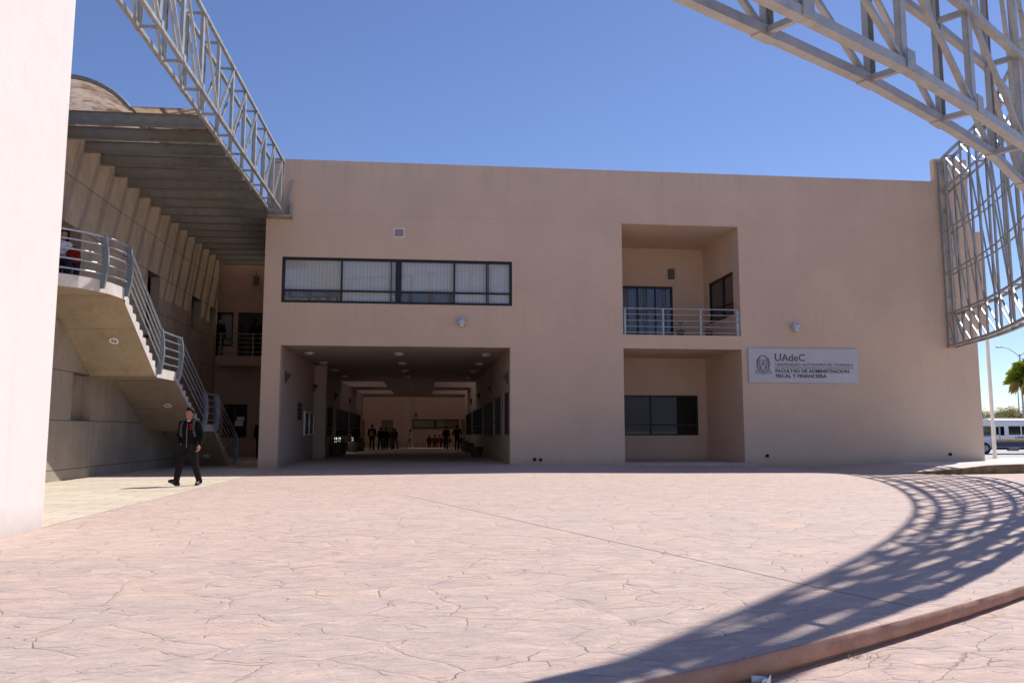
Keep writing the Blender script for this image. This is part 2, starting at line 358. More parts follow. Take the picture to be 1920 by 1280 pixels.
# ------------------------------------------------------------------ setting: ground
CX, CY, RK = -13.45, 11.23, 40.45
def RKf(a): return float(np.interp(math.degrees(a), [-75, -62, -59.6, -57.6, -54.3, -50, -40, -20], [39.6, 40.25, 40.38, 40.46, 40.60, 40.68, 40.65, 40.5]))
def az(x): return -.14 + .045*max(0, min(1, (x-7.6)/3.2))
def xedge(y):
    x = CX + 30
    for _ in range(12): r = RKf(atan2(y-CY, x-CX)); x = CX + math.sqrt(max(0, r*r-(y-CY)**2))
    return x
_gx = [-10, 0, 8.5, 12.5, 16.9, 19, 21, 24]; _gz = [-.02, -.02, .09, .03, .0, -.13, -.15, -.15]
def sstep(a, b, x): t = max(0, min(1, (x-a)/(b-a))); return t*t*(3-2*t)
def gz(x, y):
    return float(np.interp(x, _gx, _gz)) * sstep(-9.5, -.5, y) - .12*sstep(20.3, 23.6, x)*sstep(-9.5, -4.2, y)*(1-sstep(-4.5, 0, y))
def sheet(name, pts, zf, mat, n=1):
    pass
def plaza():
    # disc clipped at X > .72 (west of that the sand paving), fine grid in polar form about the centre
    bm = bmesh.new(); NA, NR = 220, 90
    def P(r, a): return (CX + r*cos(a), CY + r*sin(a))
    x0 = .74; vs = {}
    ys = np.concatenate([np.linspace(-40, -10, 46), np.linspace(-9.7, 1.2, 56)])
    ys = [y for y in ys]
    rows = []
    for y in ys:
        dy = y - CY
        if abs(dy) >= 39.2: continue
        xe = xedge(y)
        if xe <= x0 + .5: continue
        rows.append((y, xe))
    nx = 90; grid = []
    for y, xe in rows:
        grid.append([bm.verts.new((x0 + (xe-x0)*i/nx, y, gz(x0 + (xe-x0)*i/nx, y))) for i in range(nx+1)])
    for j in range(len(grid)-1):
        for i in range(nx): bm.faces.new((grid[j][i], grid[j][i+1], grid[j+1][i+1], grid[j+1][i]))
    me = bpy.data.meshes.new('plaza'); bm.to_mesh(me); bm.free(); me.materials.append(M_STAMP)
    for p in me.polygons: p.use_smooth = True
    o = bpy.data.objects.new('plaza', me); COL.objects.link(o); tag(o, kind='structure')
    # kerb: rounded top edge and vertical face down to the apron, a little uneven
    m = MB(); N = 700; prof = [(-.012, .0), (-.004, -.001), (.0, -.006), (.002, -.05), (.001, -.105), (-.03, -.112), (-.035, -.145)]
    rnd = random.Random(4); vsk = []
    import mathutils.noise as mn
    for i in range(N+1):
        a = radians(-88) + (radians(-12) - radians(-88))*i/N; c = Vector((cos(a), sin(a)))
        w = mn.noise(Vector((i*.35, 0, 0)))*.008 + mn.noise(Vector((i*.07, 5, 0)))*.008
        for dr, z in prof:
            r = RKf(a) + dr + w*(1 if z < -.001 else .2); x = CX + r*c.x; y = CY + r*c.y
            vsk.append((x, y, z*(az(x)/-.14)*(1 if z > -.13 else 1.06) + gz(x, y) + .002))
    K = len(prof); m.add(vsk, [(i*K+k, (i+1)*K+k, (i+1)*K+k+1, i*K+k+1) for i in range(N) for k in range(K-1)], True)
    k = m.build('kerb', M_KERB); tag(k, kind='structure')
plaza()
o = part('apron', M_STAMP2, None, lambda m: m.add([(x, y, az(x)) for y in (-70, -1.5) for x in (-60, 7.6, 9.2, 10.8, 70)], [(i, i+1, i+6, i+5) for i in range(4)])); tag(o, kind='structure')
def jt(m):
    P = [(5.21,-12.04),(7.02,-17.05),(8.41,-20.79),(8.66,-21.55),(9.0,-22.3)]
    for a, b in zip(P, P[1:]): m.bar((*a, .0005), (*b, .0005), .011, .004)
M_JOINT = simple('joint_filler', (.27, .18, .14), .95)
o = part('expansion_joint', M_JOINT, None, jt); tag(o, kind='structure')
def sandp(m):
    ys = np.linspace(-40, 9.5, 100); xs = np.linspace(-6, .74, 12); n = len(xs)
    m.add([(x, y, gz(x, y)+.003) for y in ys for x in xs], [(j*n+i, j*n+i+1, (j+1)*n+i+1, (j+1)*n+i) for j in range(len(ys)-1) for i in range(n-1)], True)
o = part('sand_paving', M_SAND, None, sandp); tag(o, kind='structure')
o = part('ground', M_EARTH, None, lambda m: m.add([(-2500,-2500,-.64),(2500,-2500,-.64),(2500,2500,-.64),(-2500,2500,-.64)], [(0,1,2,3)])); tag(o, kind='structure')
o = part('road', M_ROAD, None, lambda m: m.add([(26,3,-.62),(120,3,-.62),(140,64,-.62),(26,52,-.62)], [(0,1,2,3)])); tag(o, kind='structure')
# raised pavement round the right corner, its stained front face
def pave(m):
    E_ = [(19.4,-2.6,gz(19.4,-2.6)-.03),(20.3,-3.8,gz(20.3,-3.8)+.02),(21.1,-4.3,gz(21.1,-4.3)+.12),(22.0,-4.5,.1),(22.9,-4.38,.18),(24.35,-4.1,.2),(30,-2.4,.2),(40,1,.2)]
    B_ = [(18.8,.25,-.22),(19.6,.25,-.1),(20.8,.25,-.02),(22.5,.25,.08),(24.5,.25,.12),(26.2,.25,.13),(29.2,3.4,.13),(40,6,.13)]
    n = len(E_); m.m = 2; m.add(E_ + B_, [(i, i+1, n+i+1, n+i) for i in range(3)]); m.m = 0; m.add(E_ + B_, [(i, i+1, n+i+1, n+i) for i in range(3, n-1)])
    m.m = 1; lip = [(x, y, z-.018) for x, y, z in E_]; bot = [(x, y, -.4) for x, y, z in E_]
    m.m = 0; m.add(E_ + lip, [(i+1, i, n+i, n+i+1) for i in range(n-1)])
    m.m = 1; m.add(lip + bot, [(i+1, i, n+i, n+i+1) for i in range(n-1)])
    bot = [(x, y, -.7) for x, y, z in B_]; m.add(B_ + bot, [(i, i+1, n+i+1, n+i) for i in range(n-1)])
o = part('pavement', [M_PALECONC, M_SILT, M_STAMP], None, pave); tag(o, kind='structure')
# far hills all round the horizon behind the camera and low on the right
def hills(m):
    import mathutils.noise as mn
    N = 160; R1 = 1500
    vs = []; 
    for i in range(N+1):
        a = radians(150) + radians(260)*i/N
        h = 60 + 90*max(0, mn.noise(Vector((a*2.2, 3, 0)))+.35) + 14*mn.noise(Vector((a*14, 1, 0)))
        h *= sstep(0, .12, i/N)*sstep(1, .9, i/N) if True else 1
        vs += [(R1*cos(a), R1*sin(a), -.7), ((R1+260)*cos(a), (R1+260)*sin(a), max(0, h)), ((R1+900)*cos(a), (R1+900)*sin(a), -.7)]
    m.add(vs, [(3*i+k, 3*i+3+k, 3*i+4+k, 3*i+1+k) for i in range(N) for k in (0, 1)])
o = part('hills', M_HILL, None, hills); tag(o, kind='structure')

# ------------------------------------------------------------------ window builder
def axm(axis):   # local (u, d, z) -> world
    return Matrix(((1,0,0,0),(0,1,0,0),(0,0,1,0),(0,0,0,1))) if axis == 'Y' else Matrix(((0,1,0,0),(1,0,0,0),(0,0,1,0),(0,0,0,1)))
def window(parent, axis, u0, u1, z0, z1, d, inward, muls=(), trans=(), fw=.07, glassm=None, backs=None, name='window', back_d=.12):
    """frame at depth d; 'inward' is the sign of the direction into the room; backs = [(u0,u1,z0,z1,mat,name)]"""
    M = axm(axis); w = inward
    def fr(m):
        m.box((u0, d, z0), (u1, d+.09*w, z0+fw)); m.box((u0, d, z1-fw), (u1, d+.09*w, z1))
        m.box((u0, d+.001*w, z0+fw), (u0+fw, d+.089*w, z1-fw)); m.box((u1-fw, d+.001*w, z0+fw), (u1, d+.089*w, z1-fw))
        for q in muls:
            x, t = q if isinstance(q, tuple) else (q, .06)
            m.box((x-t/2, d+.003*w, z0+fw), (x+t/2, d+.085*w, z1-fw))
        for q in trans:
            z, a, b = q if isinstance(q, tuple) else (q, u0+fw, u1-fw)
            m.box((a, d+.006*w, z-.03), (b, d+.08*w, z+.03))
    f = part(name, M_FRAME, parent, fr, M=M)
    part('pane', glassm or M_GLASS, f, lambda m: m.add([(u0+.01, d+.045*w, z0+.01), (u1-.01, d+.045*w, z0+.01), (u1-.01, d+.045*w, z1-.01), (u0+.01, d+.045*w, z1-.01)], [(0,1,2,3)]), M=M)
    for b in (backs or [(u0, u1, z0, z1, M_DARK, 'lining')]):
        part(b[5], b[4], f, lambda m: m.add([(b[0], d+back_d*w, b[2]), (b[1], d+back_d*w, b[2]), (b[1], d+back_d*w, b[3]), (b[0], d+back_d*w, b[3])], [(0,1,2,3)]), M=M)
    return f

# ------------------------------------------------------------------ main building
HT = 10.66
B = empty('faculty_building', (13, 0, 0), 'long two storey beige stucco building with covered passage, recessed balcony and ribbon window', 'building')
def bp(name, mat, fn, bevel=0): 
    o = part(name, mat, B, lambda m: fn(m), bevel, Matrix.Translation((-13, 0, 0))); return o
BM = Matrix.Translation((-13, 0, 0))
bp('front_wall', M_WALL, lambda m: (holed(m, 0, 26.04, -.5, HT, [(.62, 8.47, -1, 4.13), (.58, 8.54, 5.6, 7.195), (12.52, 16.88, 4.64, 8.68), (12.52, 16.88, -1, 4.148)], 0, .35),))
def sides(m):
    m.box((0, .35, -.5), (.3, 9, HT)); m.box((25.74, .35, -.5), (26.04, 14, HT)); m.box((.3, 8.7, 4.7), (25.74, 9, HT))
    m.box((24.72, -.004, HT), (26.06, .24, 11.55))       # raised stub of wall on the corner
    m.box((26.04, .4, 5.1), (26.72, 2.4, 8.85))         # small side projection seen behind the truss
bp('side_wall', M_WALL, sides)
bp('roof', M_WALL, lambda m: m.box((.3, .35, 9.6), (25.74, 8.7, 9.8)))
def recess(m):
    holed(m, 12.2, 17.2, -.5, 8.7, [(13.2, 15.57, 4.66, 7.11), (13.2, 16.52, 1.05, 2.66)], 3.8, 4.0)
    m.box((12.3, .35, -.5), (12.52, 3.8, 8.7))
    m.box((12.52, .35, 4.155), (16.88, 3.8, 4.63)); m.box((12.3, .35, 8.68), (17.2, 3.8, 8.9))
bp('recess_wall', M_WALL, recess)
bp('recess_side_wall', M_WALL, lambda m: holed(m, .35, 3.8, -.5, 8.7, [(.62, 3.25, 5.5, 7.15)], 16.88, 17.1, 'X'))
bp('porch_step', M_STAMP, lambda m: m.prism([(12.53, .1), (17.3, -.22), (17.3, .02), (16.87, .02), (16.87, 3.8), (12.53, 3.8)], -.3, .115))
# room interiors, their darkness put into a near-black colour
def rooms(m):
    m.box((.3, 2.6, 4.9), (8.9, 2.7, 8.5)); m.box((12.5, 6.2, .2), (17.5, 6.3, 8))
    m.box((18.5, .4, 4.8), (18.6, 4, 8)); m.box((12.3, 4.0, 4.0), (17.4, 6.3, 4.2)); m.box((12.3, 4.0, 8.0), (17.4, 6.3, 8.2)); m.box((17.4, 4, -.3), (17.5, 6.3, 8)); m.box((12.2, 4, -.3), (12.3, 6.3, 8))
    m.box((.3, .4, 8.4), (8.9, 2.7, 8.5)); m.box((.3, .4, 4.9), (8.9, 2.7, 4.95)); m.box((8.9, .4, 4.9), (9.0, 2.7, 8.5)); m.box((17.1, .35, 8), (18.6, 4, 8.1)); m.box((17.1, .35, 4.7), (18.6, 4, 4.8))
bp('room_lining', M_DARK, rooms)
# passage
FZ = lambda y: .075 if y < .3 else (.075 - .075*min(1, (y-.3)/9) if y < 20 else -(y-20)*.0118)
def corr_left(m):
    holed(m, .35, 36, -.7, 4.12, [(13.3, 16.1, .95, 2.47), (17.6, 24.8, .92, 2.47), (25.4, 34.2, 1.0, 2.45), (16.9, 20.6, .28, .90), (27.1, 30.8, .26, .86)], .32, .6, 'X')
    m.box((.6, 8.55, -.5), (1.12, 9.15, 4.115)); m.box((.6, 12.3, -.5), (.66, 12.9, 4.115))
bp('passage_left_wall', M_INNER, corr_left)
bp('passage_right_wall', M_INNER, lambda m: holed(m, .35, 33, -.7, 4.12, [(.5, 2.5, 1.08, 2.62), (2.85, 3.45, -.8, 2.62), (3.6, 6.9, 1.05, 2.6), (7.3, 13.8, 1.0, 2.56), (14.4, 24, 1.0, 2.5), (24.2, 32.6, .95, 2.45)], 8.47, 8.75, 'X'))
def ceil(m):
    m.box((.32, .35, 4.13), (8.75, 20, 4.6)); m.box((3.0, 20, 4.131), (6.0, 42, 4.6))
    for a, b in ((25.8, 30), (36, 42)):
        m.box((-4, a, 4.13), (3.0, b, 4.6)); m.box((6.0, a, 4.13), (13, b, 4.6))
    # light wells above the openings
    for a, b in ((20, 25.8), (30, 36)):
        for x0, x1 in ((.32, 3.0), (6.0, 8.75)):
            m.box((x0-.2, a-.002, 4.6), (x0, b+.002, 8.7)); m.box((x1, a-.002, 4.6), (x1+.2, b+.002, 8.7)); m.box((x0, a-.2, 4.6), (x1, a, 8.7)); m.box((x0, b, 4.6), (x1, b+.2, 8.7))
    m.box((-4.2, 42-.2, 4.6), (13.2, 42, 8.0)); m.box((-4.2, 42, 4.0), (-4, 54.2, 8)); m.box((13, 42, 4.0), (13.2, 54.2, 8))
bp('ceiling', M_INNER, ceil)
def covers(m):
    m.box((-4, 42, 8.0), (13, 47.6, 8.04)); m.box((-4, 48.3, 8.0), (13, 54.2, 8.04)); m.box((-4, 47.6, 8.0), (8.9, 48.3, 8.04)); m.box((12.6, 47.6, 8.0), (13, 48.3, 8.04))
bp('added_light_cover', M_COVER, covers)  # unseen cover added to diffuse daylight, with a slot for one sun strip
def hall(m):
    holed(m, -4, 13, -.8, 8.0, [], 54, 54.2); m.box((-4.2, 36, -.8), (-4, 54.2, 4.12)); m.box((13, 33, -.8), (13.2, 54.2, 4.12))
    m.box((-4, 35.8, -.8), (.32, 36, 4.12)); m.box((8.75, 33, -.8), (13, 33.2, 4.12)); m.box((3.2, 53.8, -.8), (3.95, 54.0, 4.4))
    m.box((8.75, 33.2, 4.13), (13, 36, 4.3))
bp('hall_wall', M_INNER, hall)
def pfloor(m):
    ys = [-.02, .3, 3, 6, 9.3, 14, 20, 25, 30, 35, 40, 45, 50, 54.1]
    for a, b in zip(ys, ys[1:]):
        x0, x1 = (-4, 13) if a >= 35 else (.5, 8.6)
        xs = np.linspace(x0, x1, 7)
        def zf(x, y): t = sstep(-.02, 6, y); return (gz(x, 0)+.006)*(1-t) + (FZ(y)+.004)*t
        for p, q in zip(xs, xs[1:]): m.add([(p, a, zf(p, a)), (q, a, zf(q, a)), (q, b, zf(q, b)), (p, b, zf(p, b))], [(0,1,2,3)])
bp('passage_floor', M_SAND, pfloor)
def back_boxes(m):   # rooms along the passage, unlit look painted near-black
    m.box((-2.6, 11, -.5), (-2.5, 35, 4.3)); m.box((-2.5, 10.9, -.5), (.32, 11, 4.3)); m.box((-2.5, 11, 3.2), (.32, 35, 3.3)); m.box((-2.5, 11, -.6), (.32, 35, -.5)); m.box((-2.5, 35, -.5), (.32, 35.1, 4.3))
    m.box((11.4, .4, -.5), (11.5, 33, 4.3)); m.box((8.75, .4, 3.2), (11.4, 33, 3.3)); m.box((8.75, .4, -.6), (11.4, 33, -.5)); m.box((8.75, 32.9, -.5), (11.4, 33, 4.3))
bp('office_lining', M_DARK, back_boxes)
def bwin(*a, **k):
    f = window(B, *a, **k); 
    for o in [f]: o.location = (-13, 0, 0)
    return f
# main ribbon window
bw = [(.6, 4.46, 6.04, 7.19, M_BLIND, 'blind'), (4.66, 8.52, 6.04, 7.19, M_BLIND, 'blind'), (2.6, 4.46, 5.6, 6.03, M_BLIND, 'blind'), (6.5, 8.52, 5.6, 6.03, M_BLIND, 'blind'), (.6, 2.59, 5.6, 6.03, M_SCREEN, 'insect_screen'), (4.66, 6.49, 5.6, 6.03, M_SCREEN, 'insect_screen')]
bwin('Y', .58, 8.54, 5.6, 7.195, .05, 1, muls=[(2.6, .06), (4.55, .20), (6.5, .06), (7.64, .035), (7.70, .02), (4.30, .03)], trans=[6.04], fw=.09, backs=bw, name='ribbon_window', glassm=M_GLASS)
# recess openings
bwin('Y', 13.2, 15.57, 4.66, 7.11, 3.84, 1, muls=[(14.11, .06), (14.85, .04)], fw=.08, backs=[(13.2, 15.57, 4.66, 7.11, blind('balcony_blind', (.14, .15, .19)), 'blind')], name='balcony_door', back_d=.16)
bwin('Y', 13.2, 16.52, 1.05, 2.66, 3.84, 1, muls=[(14.57, .07)], trans=[1.47], fw=.07, glassm=M_GLASSD, name='porch_window', back_d=.9)
bwin('X', .62, 3.25, 5.5, 7.15, 16.92, 1, muls=[(1.8, .08)], trans=[6.0], fw=.08, backs=[(.62, 3.25, 6.0, 7.15, M_BLINDX, 'blind'), (.62, 3.25, 5.5, 6.0, M_DARK, 'lining')], name='side_window')
# passage glazing
for (a, b, z0, z1, n) in ((13.3, 16.1, .95, 2.47, 4), (17.6, 24.8, .92, 2.47, 7), (25.4, 34.2, 1.0, 2.45, 8)):
    bwin('X', a, b, z0, z1, .56, -1, muls=[(a+(b-a)*i/n, .07) for i in range(1, n)], trans=[z0+.45], fw=.07, backs=[(a+(b-a)*(i+.15)/n, a+(b-a)*(i+.62)/n, z0+.45, z1, M_BLINDX, 'blind') for i in range(n)], name='passage_window')
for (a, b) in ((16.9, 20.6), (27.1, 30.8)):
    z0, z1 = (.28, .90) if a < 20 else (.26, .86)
    f = bwin('X', a, b, z0, z1, .58, -1, muls=[(a+(b-a)*i/4, .05) for i in range(1, 4)], trans=[(z0+z1)/2-.05, (z0+z1)/2+.14], fw=.04, glassm=M_GLOWPANE, backs=[(a, b, z0, z1, M_WHITE, 'lining')], name='low_window')
for (a, b, z0, z1, n) in ((.5, 2.5, 1.08, 2.62, 3), (3.6, 6.9, 1.05, 2.6, 4), (7.3, 13.8, 1.0, 2.56, 7), (14.4, 24, 1.0, 2.5, 9), (24.2, 32.6, .95, 2.45, 7)):
    bwin('X', a, b, z0, z1, 8.51, 1, muls=[(a+(b-a)*i/n, .06) for i in range(1, n)], trans=[z0+.5], fw=.07, backs=[(a+(b-a)*(i+.3)/n, a+(b-a)*(i+.75)/n, z0+.5, z1, M_BLINDX, 'blind') for i in range(n)], name='passage_window')
def door(m): m.box((8.50, 2.86, .06), (8.54, 3.44, 2.6))
d_ = bp('door', M_FRAME, door); box_part('handle', M_GALV, d_, (8.44, 2.95, 1.05), (8.5, 3.0, 1.2))
# hall wall doors and high window
for a, b, z in ((1.08, 2.2, 2.34), (-.98, -.61, 2.34), (9.06, 9.9, 2.4)):
    d_ = bp('door', simple('brown_door', (.16, .12, .075), .5), lambda m: m.box((a, 53.9, -.4), (b, 53.99, z)))
    box_part('handle', M_GALV, d_, (b-.2, 53.84, .6), (b-.12, 53.9, .66), M=BM)
bwin('Y', 4.15, 8.8, 1.54, 2.4, 53.88, 1, muls=[(6.42, .22)], fw=.08, backs=[(4.15, 8.8, 1.54, 2.4, simple('dim_curtain', (.30, .25, .15), .8), 'curtain')], name='high_window', back_d=.1, glassm=M_GLASSN)
# drain pipe stubs low on the facade
for x, z in ((9.32, .25), (9.53, .235), (17.7, .35), (24.67, .38)):
    def pp(m):
        q = Matrix.Rotation(pi/2, 3, 'X'); m.m = 0; m.lathe([(.06, .0), (.06, .05), (.045, .05), (.045, .0)], (x, .0, z), 14, ax=q); m.m = 1; m.lathe([(.0005, .01), (.045, .01)], (x, 0, z), 14, ax=q)
    bp('drain_pipe', [simple('drain_pipe_rim', (.06, .035, .03), .6), M_DARK], pp)

# ------------------------------------------------------------------ left concrete building
LB = empty('concrete_building', (-3.4, 0, 0), 'tall board marked concrete wall with small dark recesses left of the passage, behind the stair', 'building')
LM = Matrix.Translation((3.4, 0, 0))
def lp(name, mat, fn, bevel=0): return part(name, mat, LB, fn, bevel, LM)
lp('wall', M_CONC, lambda m: holed(m, -16, 7.35, -.5, 8.98, [(-1.27, -.05, 4.2, 6.38), (3.66, 4.92, 5.17, 6.38), (6.2, 7.2, 5.3, 6.36), (-6.27, -5.03, 1.49, 2.72), (-8.6, -6.27, 4.65, 6.40)], -3.7, -3.4, 'X'))
def lin(m):
    m.box((-4.0, -6.4, 1.3), (-3.70, -4.9, 2.9)); m.box((-5.1, -16, 4.3), (-5.0, 7.35, 8.4)); m.box((-5.0, -16, 4.4), (-3.70, 7.35, 4.64)); m.box((-5.0, -16, 6.41), (-3.70, 7.35, 6.6))
    m.box((-9, -16, -.5), (-8.8, 12, 8.4)); m.box((-8.8, 11.8, -.5), (-3.7, 12, 8.4)); m.box((-9, -16, 8.86), (-3.7, 12, 8.97))
lp('inner_wall', M_CONC, lin)
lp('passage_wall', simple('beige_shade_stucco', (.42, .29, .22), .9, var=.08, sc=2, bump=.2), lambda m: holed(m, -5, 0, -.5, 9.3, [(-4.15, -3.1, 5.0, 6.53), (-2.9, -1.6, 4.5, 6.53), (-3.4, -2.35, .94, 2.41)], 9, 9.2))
lp('gallery_slab', simple('gallery_slab_paint', (.34, .24, .19), .9, var=.08), lambda m: m.box((-3.399, 7.4, 4.02), (-.0, 9, 4.42)))
lp('step', M_PALECONC, lambda m: (m.box((-3.39, 4.6, -.3), (-.01, 8.99, .09)), m.box((-3.39, 4.1, -.3), (-.01, 4.6, .03))))
def lwin(*a, **k):
    f = window(LB, *a, **k); f.location = (3.4, 0, 0); return f
lwin('Y', -4.15, -3.1, 5.0, 6.53, 9.05, 1, muls=[(-3.75, .07)], trans=[5.35], fw=.07, backs=[(-4.15, -3.1, 5.0, 6.53, blind('gallery_blind', (.45, .47, .5)), 'blind')], name='gallery_window')
lwin('Y', -2.9, -1.6, 4.5, 6.53, 9.05, 1, muls=[(-2.5, .25), (-2.2, .05)], fw=.08, glassm=M_GLASSD, name='gallery_door', back_d=.3)
lwin('Y', -3.4, -2.35, .94, 2.41, 9.05, 1, muls=[(-2.95, .06)], trans=[1.4], fw=.07, glassm=M_GLASSD, name='ground_window', back_d=.3)

part('window_poster', M_WHITE, LB, lambda m: (m.box((-2.88, 9.03, 1.45), (-2.52, 9.035, 1.68)), m.box((-2.80, 9.03, 1.68), (-2.48, 9.0352, 1.86))), M=LM)
# sunlit pillar at the left edge
P = empty('stucco_pillar', (-.3, -17.6, 0), 'huge smooth pale pillar glaring in the sun at the left edge', 'pillar')
def pil(m):
    m.prism([(-3.5, -19.2), (.76, -19.2), (.80, -19.16), (.80, -16.9), (.76, -16.86), (-3.5, -16.86)], -.4, 8.55)
part('shaft', M_PILLAR, P, pil, M=Matrix.Translation((.3, 17.6, 0)), bevel=.02)

# ------------------------------------------------------------------ trusses
def truss(root, nodes, levels, chord, postw, out_of, flip, tw, boxes, mat, M, longlev=None):
    """nodes: list of (inner_xy, outer_xy); levels: z list; boxes: pairs of level indexes with short braces; longlev: (i,j) long braces"""
    LV = levels if callable(levels) else (lambda i: levels)
    n = len(nodes); levels = LV(0); cpos = Vector((CAMP.x, CAMP.y))
    def many(name, items, lim=95):
        items.sort(key=lambda t: t[0])
        for d, fn in items[:lim]: part(name, mat, root, fn, M=M)
        if len(items) > lim:
            rest = items[lim:]; o = part(name, mat, root, lambda m: [fn(m) for d, fn in rest], M=M); o['kind'] = 'stuff'
    posts, longs, shorts, struts, plates = [], [], [], [], []
    for side in (0, 1):
        P_ = [nd[side] for nd in nodes]
        for li, z in enumerate(levels):
            thick = chord if li in (0, len(levels)-1) else (chord*.8 if li in (1, len(levels)-2) else chord*.5)
            pts = [(p[0], p[1], LV(i)[li]) for i, p in enumerate(P_)]
            def ch(m):
                for a, b in zip(pts, pts[1:]): 
                    d = (Vector(b)-Vector(a)).normalized()*thick*.02
                    m.bar(Vector(a)-d, Vector(b)+d, thick, thick)
            part('chord', mat, root, ch, M=M)
    for i in range(n):
        levels = LV(i); lv2 = LV(min(i+1, n-1))
        c = Vector(nodes[i][0]).lerp(Vector(nodes[i][1]), .5); dist = (c - cpos).length
        a0 = Vector(nodes[max(0, i-1)][0]); a1 = Vector(nodes[min(n-1, i+1)][0]); t2 = (a1-a0).normalized(); t = Vector((t2.x, t2.y, 0)); nrm = Vector((nodes[i][1][0]-nodes[i][0][0], nodes[i][1][1]-nodes[i][0][1], 0)).normalized()
        for side in (0, 1):
            q = nodes[i][side]; sgn = -1 if side == 0 else 1
            def po(m, q=q, sgn=sgn, nrm=nrm, t=t, levels=levels):
                off = nrm*sgn*0.0
                m.channel((q[0]+off.x, q[1]+off.y, levels[0]+chord*.5), (q[0]+off.x, q[1]+off.y, levels[-1]-chord*.5), postw, postw*.45, .008, nrm*sgn, t)
            posts.append((dist, po))
            if True:
                def pl(m, q=q, nrm=nrm, t=t, sgn=sgn, levels=levels):
                    if sgn > 0:
                        c3 = Vector((q[0], q[1], levels[0] + .05)) + nrm*(chord*.5+.006); m.bar(c3 - t*.07, c3 + t*.07, .012, .17)
                    else:
                        c3 = Vector((q[0], q[1], levels[0] - chord*.5 - .006)); m.bar(c3 - t*.11, c3 + t*.11, chord*1.1, .011)
                plates.append((dist, pl))
        for li in ([0, 1, len(levels)-2, len(levels)-1] if len(levels) > 3 else [0, len(levels)-1]):
            z = levels[li]
            def st(m, z=z, i=i): m.bar((*nodes[i][0], z), (*nodes[i][1], z), chord*.6, chord*.62)
            struts.append((dist, st))
        if i < n-1:
            j0, j1 = (i, i+1) if flip(i) else (i+1, i); LA, LB_ = LV(j0), LV(j1)
            for side in (0, 1):
                a, b = nodes[j0][side], nodes[j1][side]
                for lo, hi in boxes:
                    def br(m, a=a, b=b, lo=lo, hi=hi, LA=LA, LB_=LB_): m.bar((*a, LA[lo]), (*b, LB_[hi]), tw, tw)
                    shorts.append((dist, br))
                if longlev:
                    def lb(m, a=a, b=b, LA=LA, LB_=LB_): m.bar((*a, LA[longlev[0]]), (*b, LB_[longlev[1]]), tw, tw)
                    longs.append((dist, lb))
    many('post', posts); many('cross_strut', struts); many('brace', shorts); many('gusset_plate', plates)
    if longs: many('long_brace', longs)
# curved truss wall: concentric with the kerb
RT = empty('curved_truss', (18, -14, 0), 'deep curved grey steel lattice truss overhead on the right, curving round to the building corner', 'truss')
A0 = radians(-52.83); DA = .0363
angs = [A0 + DA*k for k in range(-13, 20)]
angs = [a for a in angs if CY + 40.1*sin(a) < -.25]
def RR(a): return float(np.interp(math.degrees(a), [-80, -57, -54.95, -52.8, -50.8, -44, -40, -33, -22, -18, -16], [39.0, 39.70, 39.81, 39.88, 39.96, 39.93, 40.0, 40.1, 40.08, 39.92, 39.9]))
nodesR = [((CX+RR(a)*cos(a), CY+RR(a)*sin(a)), (CX+(RR(a)+.33)*cos(a), CY+(RR(a)+.33)*sin(a))) for a in angs]
nodesR.append(((CX+39.93*cos(math.asin((-.06-CY)/39.93)), -.06), (CX+40.25*cos(math.asin((-.06-CY)/40.25)), -.06)))
nR = len(nodesR)
def lvR(i):
    t = sstep(14, nR-2, i); return [a + (b-a)*t for a, b in zip((4.30, 5.32, 6.95, 8.58, 10.2, 11.38), (4.34, 5.52, 7.05, 8.62, 10.2, 11.38))]
truss(RT, nodesR, lvR, .085, .105, None, lambda i: i >= 19, .045, [(0, 1), (4, 5)], M_TRUSS, Matrix.Translation((-18, 14, 0)), (1, 4))
for z in (4.6, 6.2, 7.8, 9.4, 10.9): part('bracket', M_TRUSS, RT, lambda m: (m.box((24.95, -.12, z), (25.3, -.002, z+.03)), m.box((24.95, -.02, z+.03), (25.3, -.002, z+.22))), M=Matrix.Translation((-18, 14, 0)))
# straight truss at the left
LT = empty('straight_truss', (.42, -8, 0), 'straight slender grey lattice truss from the pale pillar to the left end of facade', 'truss')
ysl = [-.45] + [-.78 - 1.37*k for k in range(0, 12)] + [-16.9, -17.8]
nodesL = [((.22, y), (.62, y)) for y in ysl]
truss(LT, nodesL, [8.62, 10.38], .08, .13, None, lambda i: i > 6, .05, [(0, 1)], M_TRUSS, Matrix.Translation((-.42, 8, 0)))
part('bracket', M_TRUSS, LT, lambda m: (m.box((.1, -.44, 8.5), (.9, -.002, 8.56)), m.box((.84, -.3, 8.5), (.87, -.003, 9.05)), m.bar((.7, -.05, 8.9), (.85, -.03, 9.9), .09, .06)), M=Matrix.Translation((-.42, 8, 0)))

# louvre canopy
LC = empty('louvre_canopy', (-1.6, -1, 8.48), 'row of deep dark grey steel beams roofing the gap between concrete wall and straight truss', 'canopy')
for k in range(17):
    y = -8.42 + 1.02*k; x1 = .17 if y < -.2 else -.01
    m = MB(Matrix.Translation((1.6, 1, -8.48)))
    m.box((-3.395, y-.01, 8.495), (x1, y+.01, 8.775)); m.box((-3.395, y-.06, 8.775), (x1, y+.06, 8.79)); m.box((-3.395, y-.06, 8.48), (x1, y+.06, 8.495))
    m.build('beam', M_BEAM, LC)
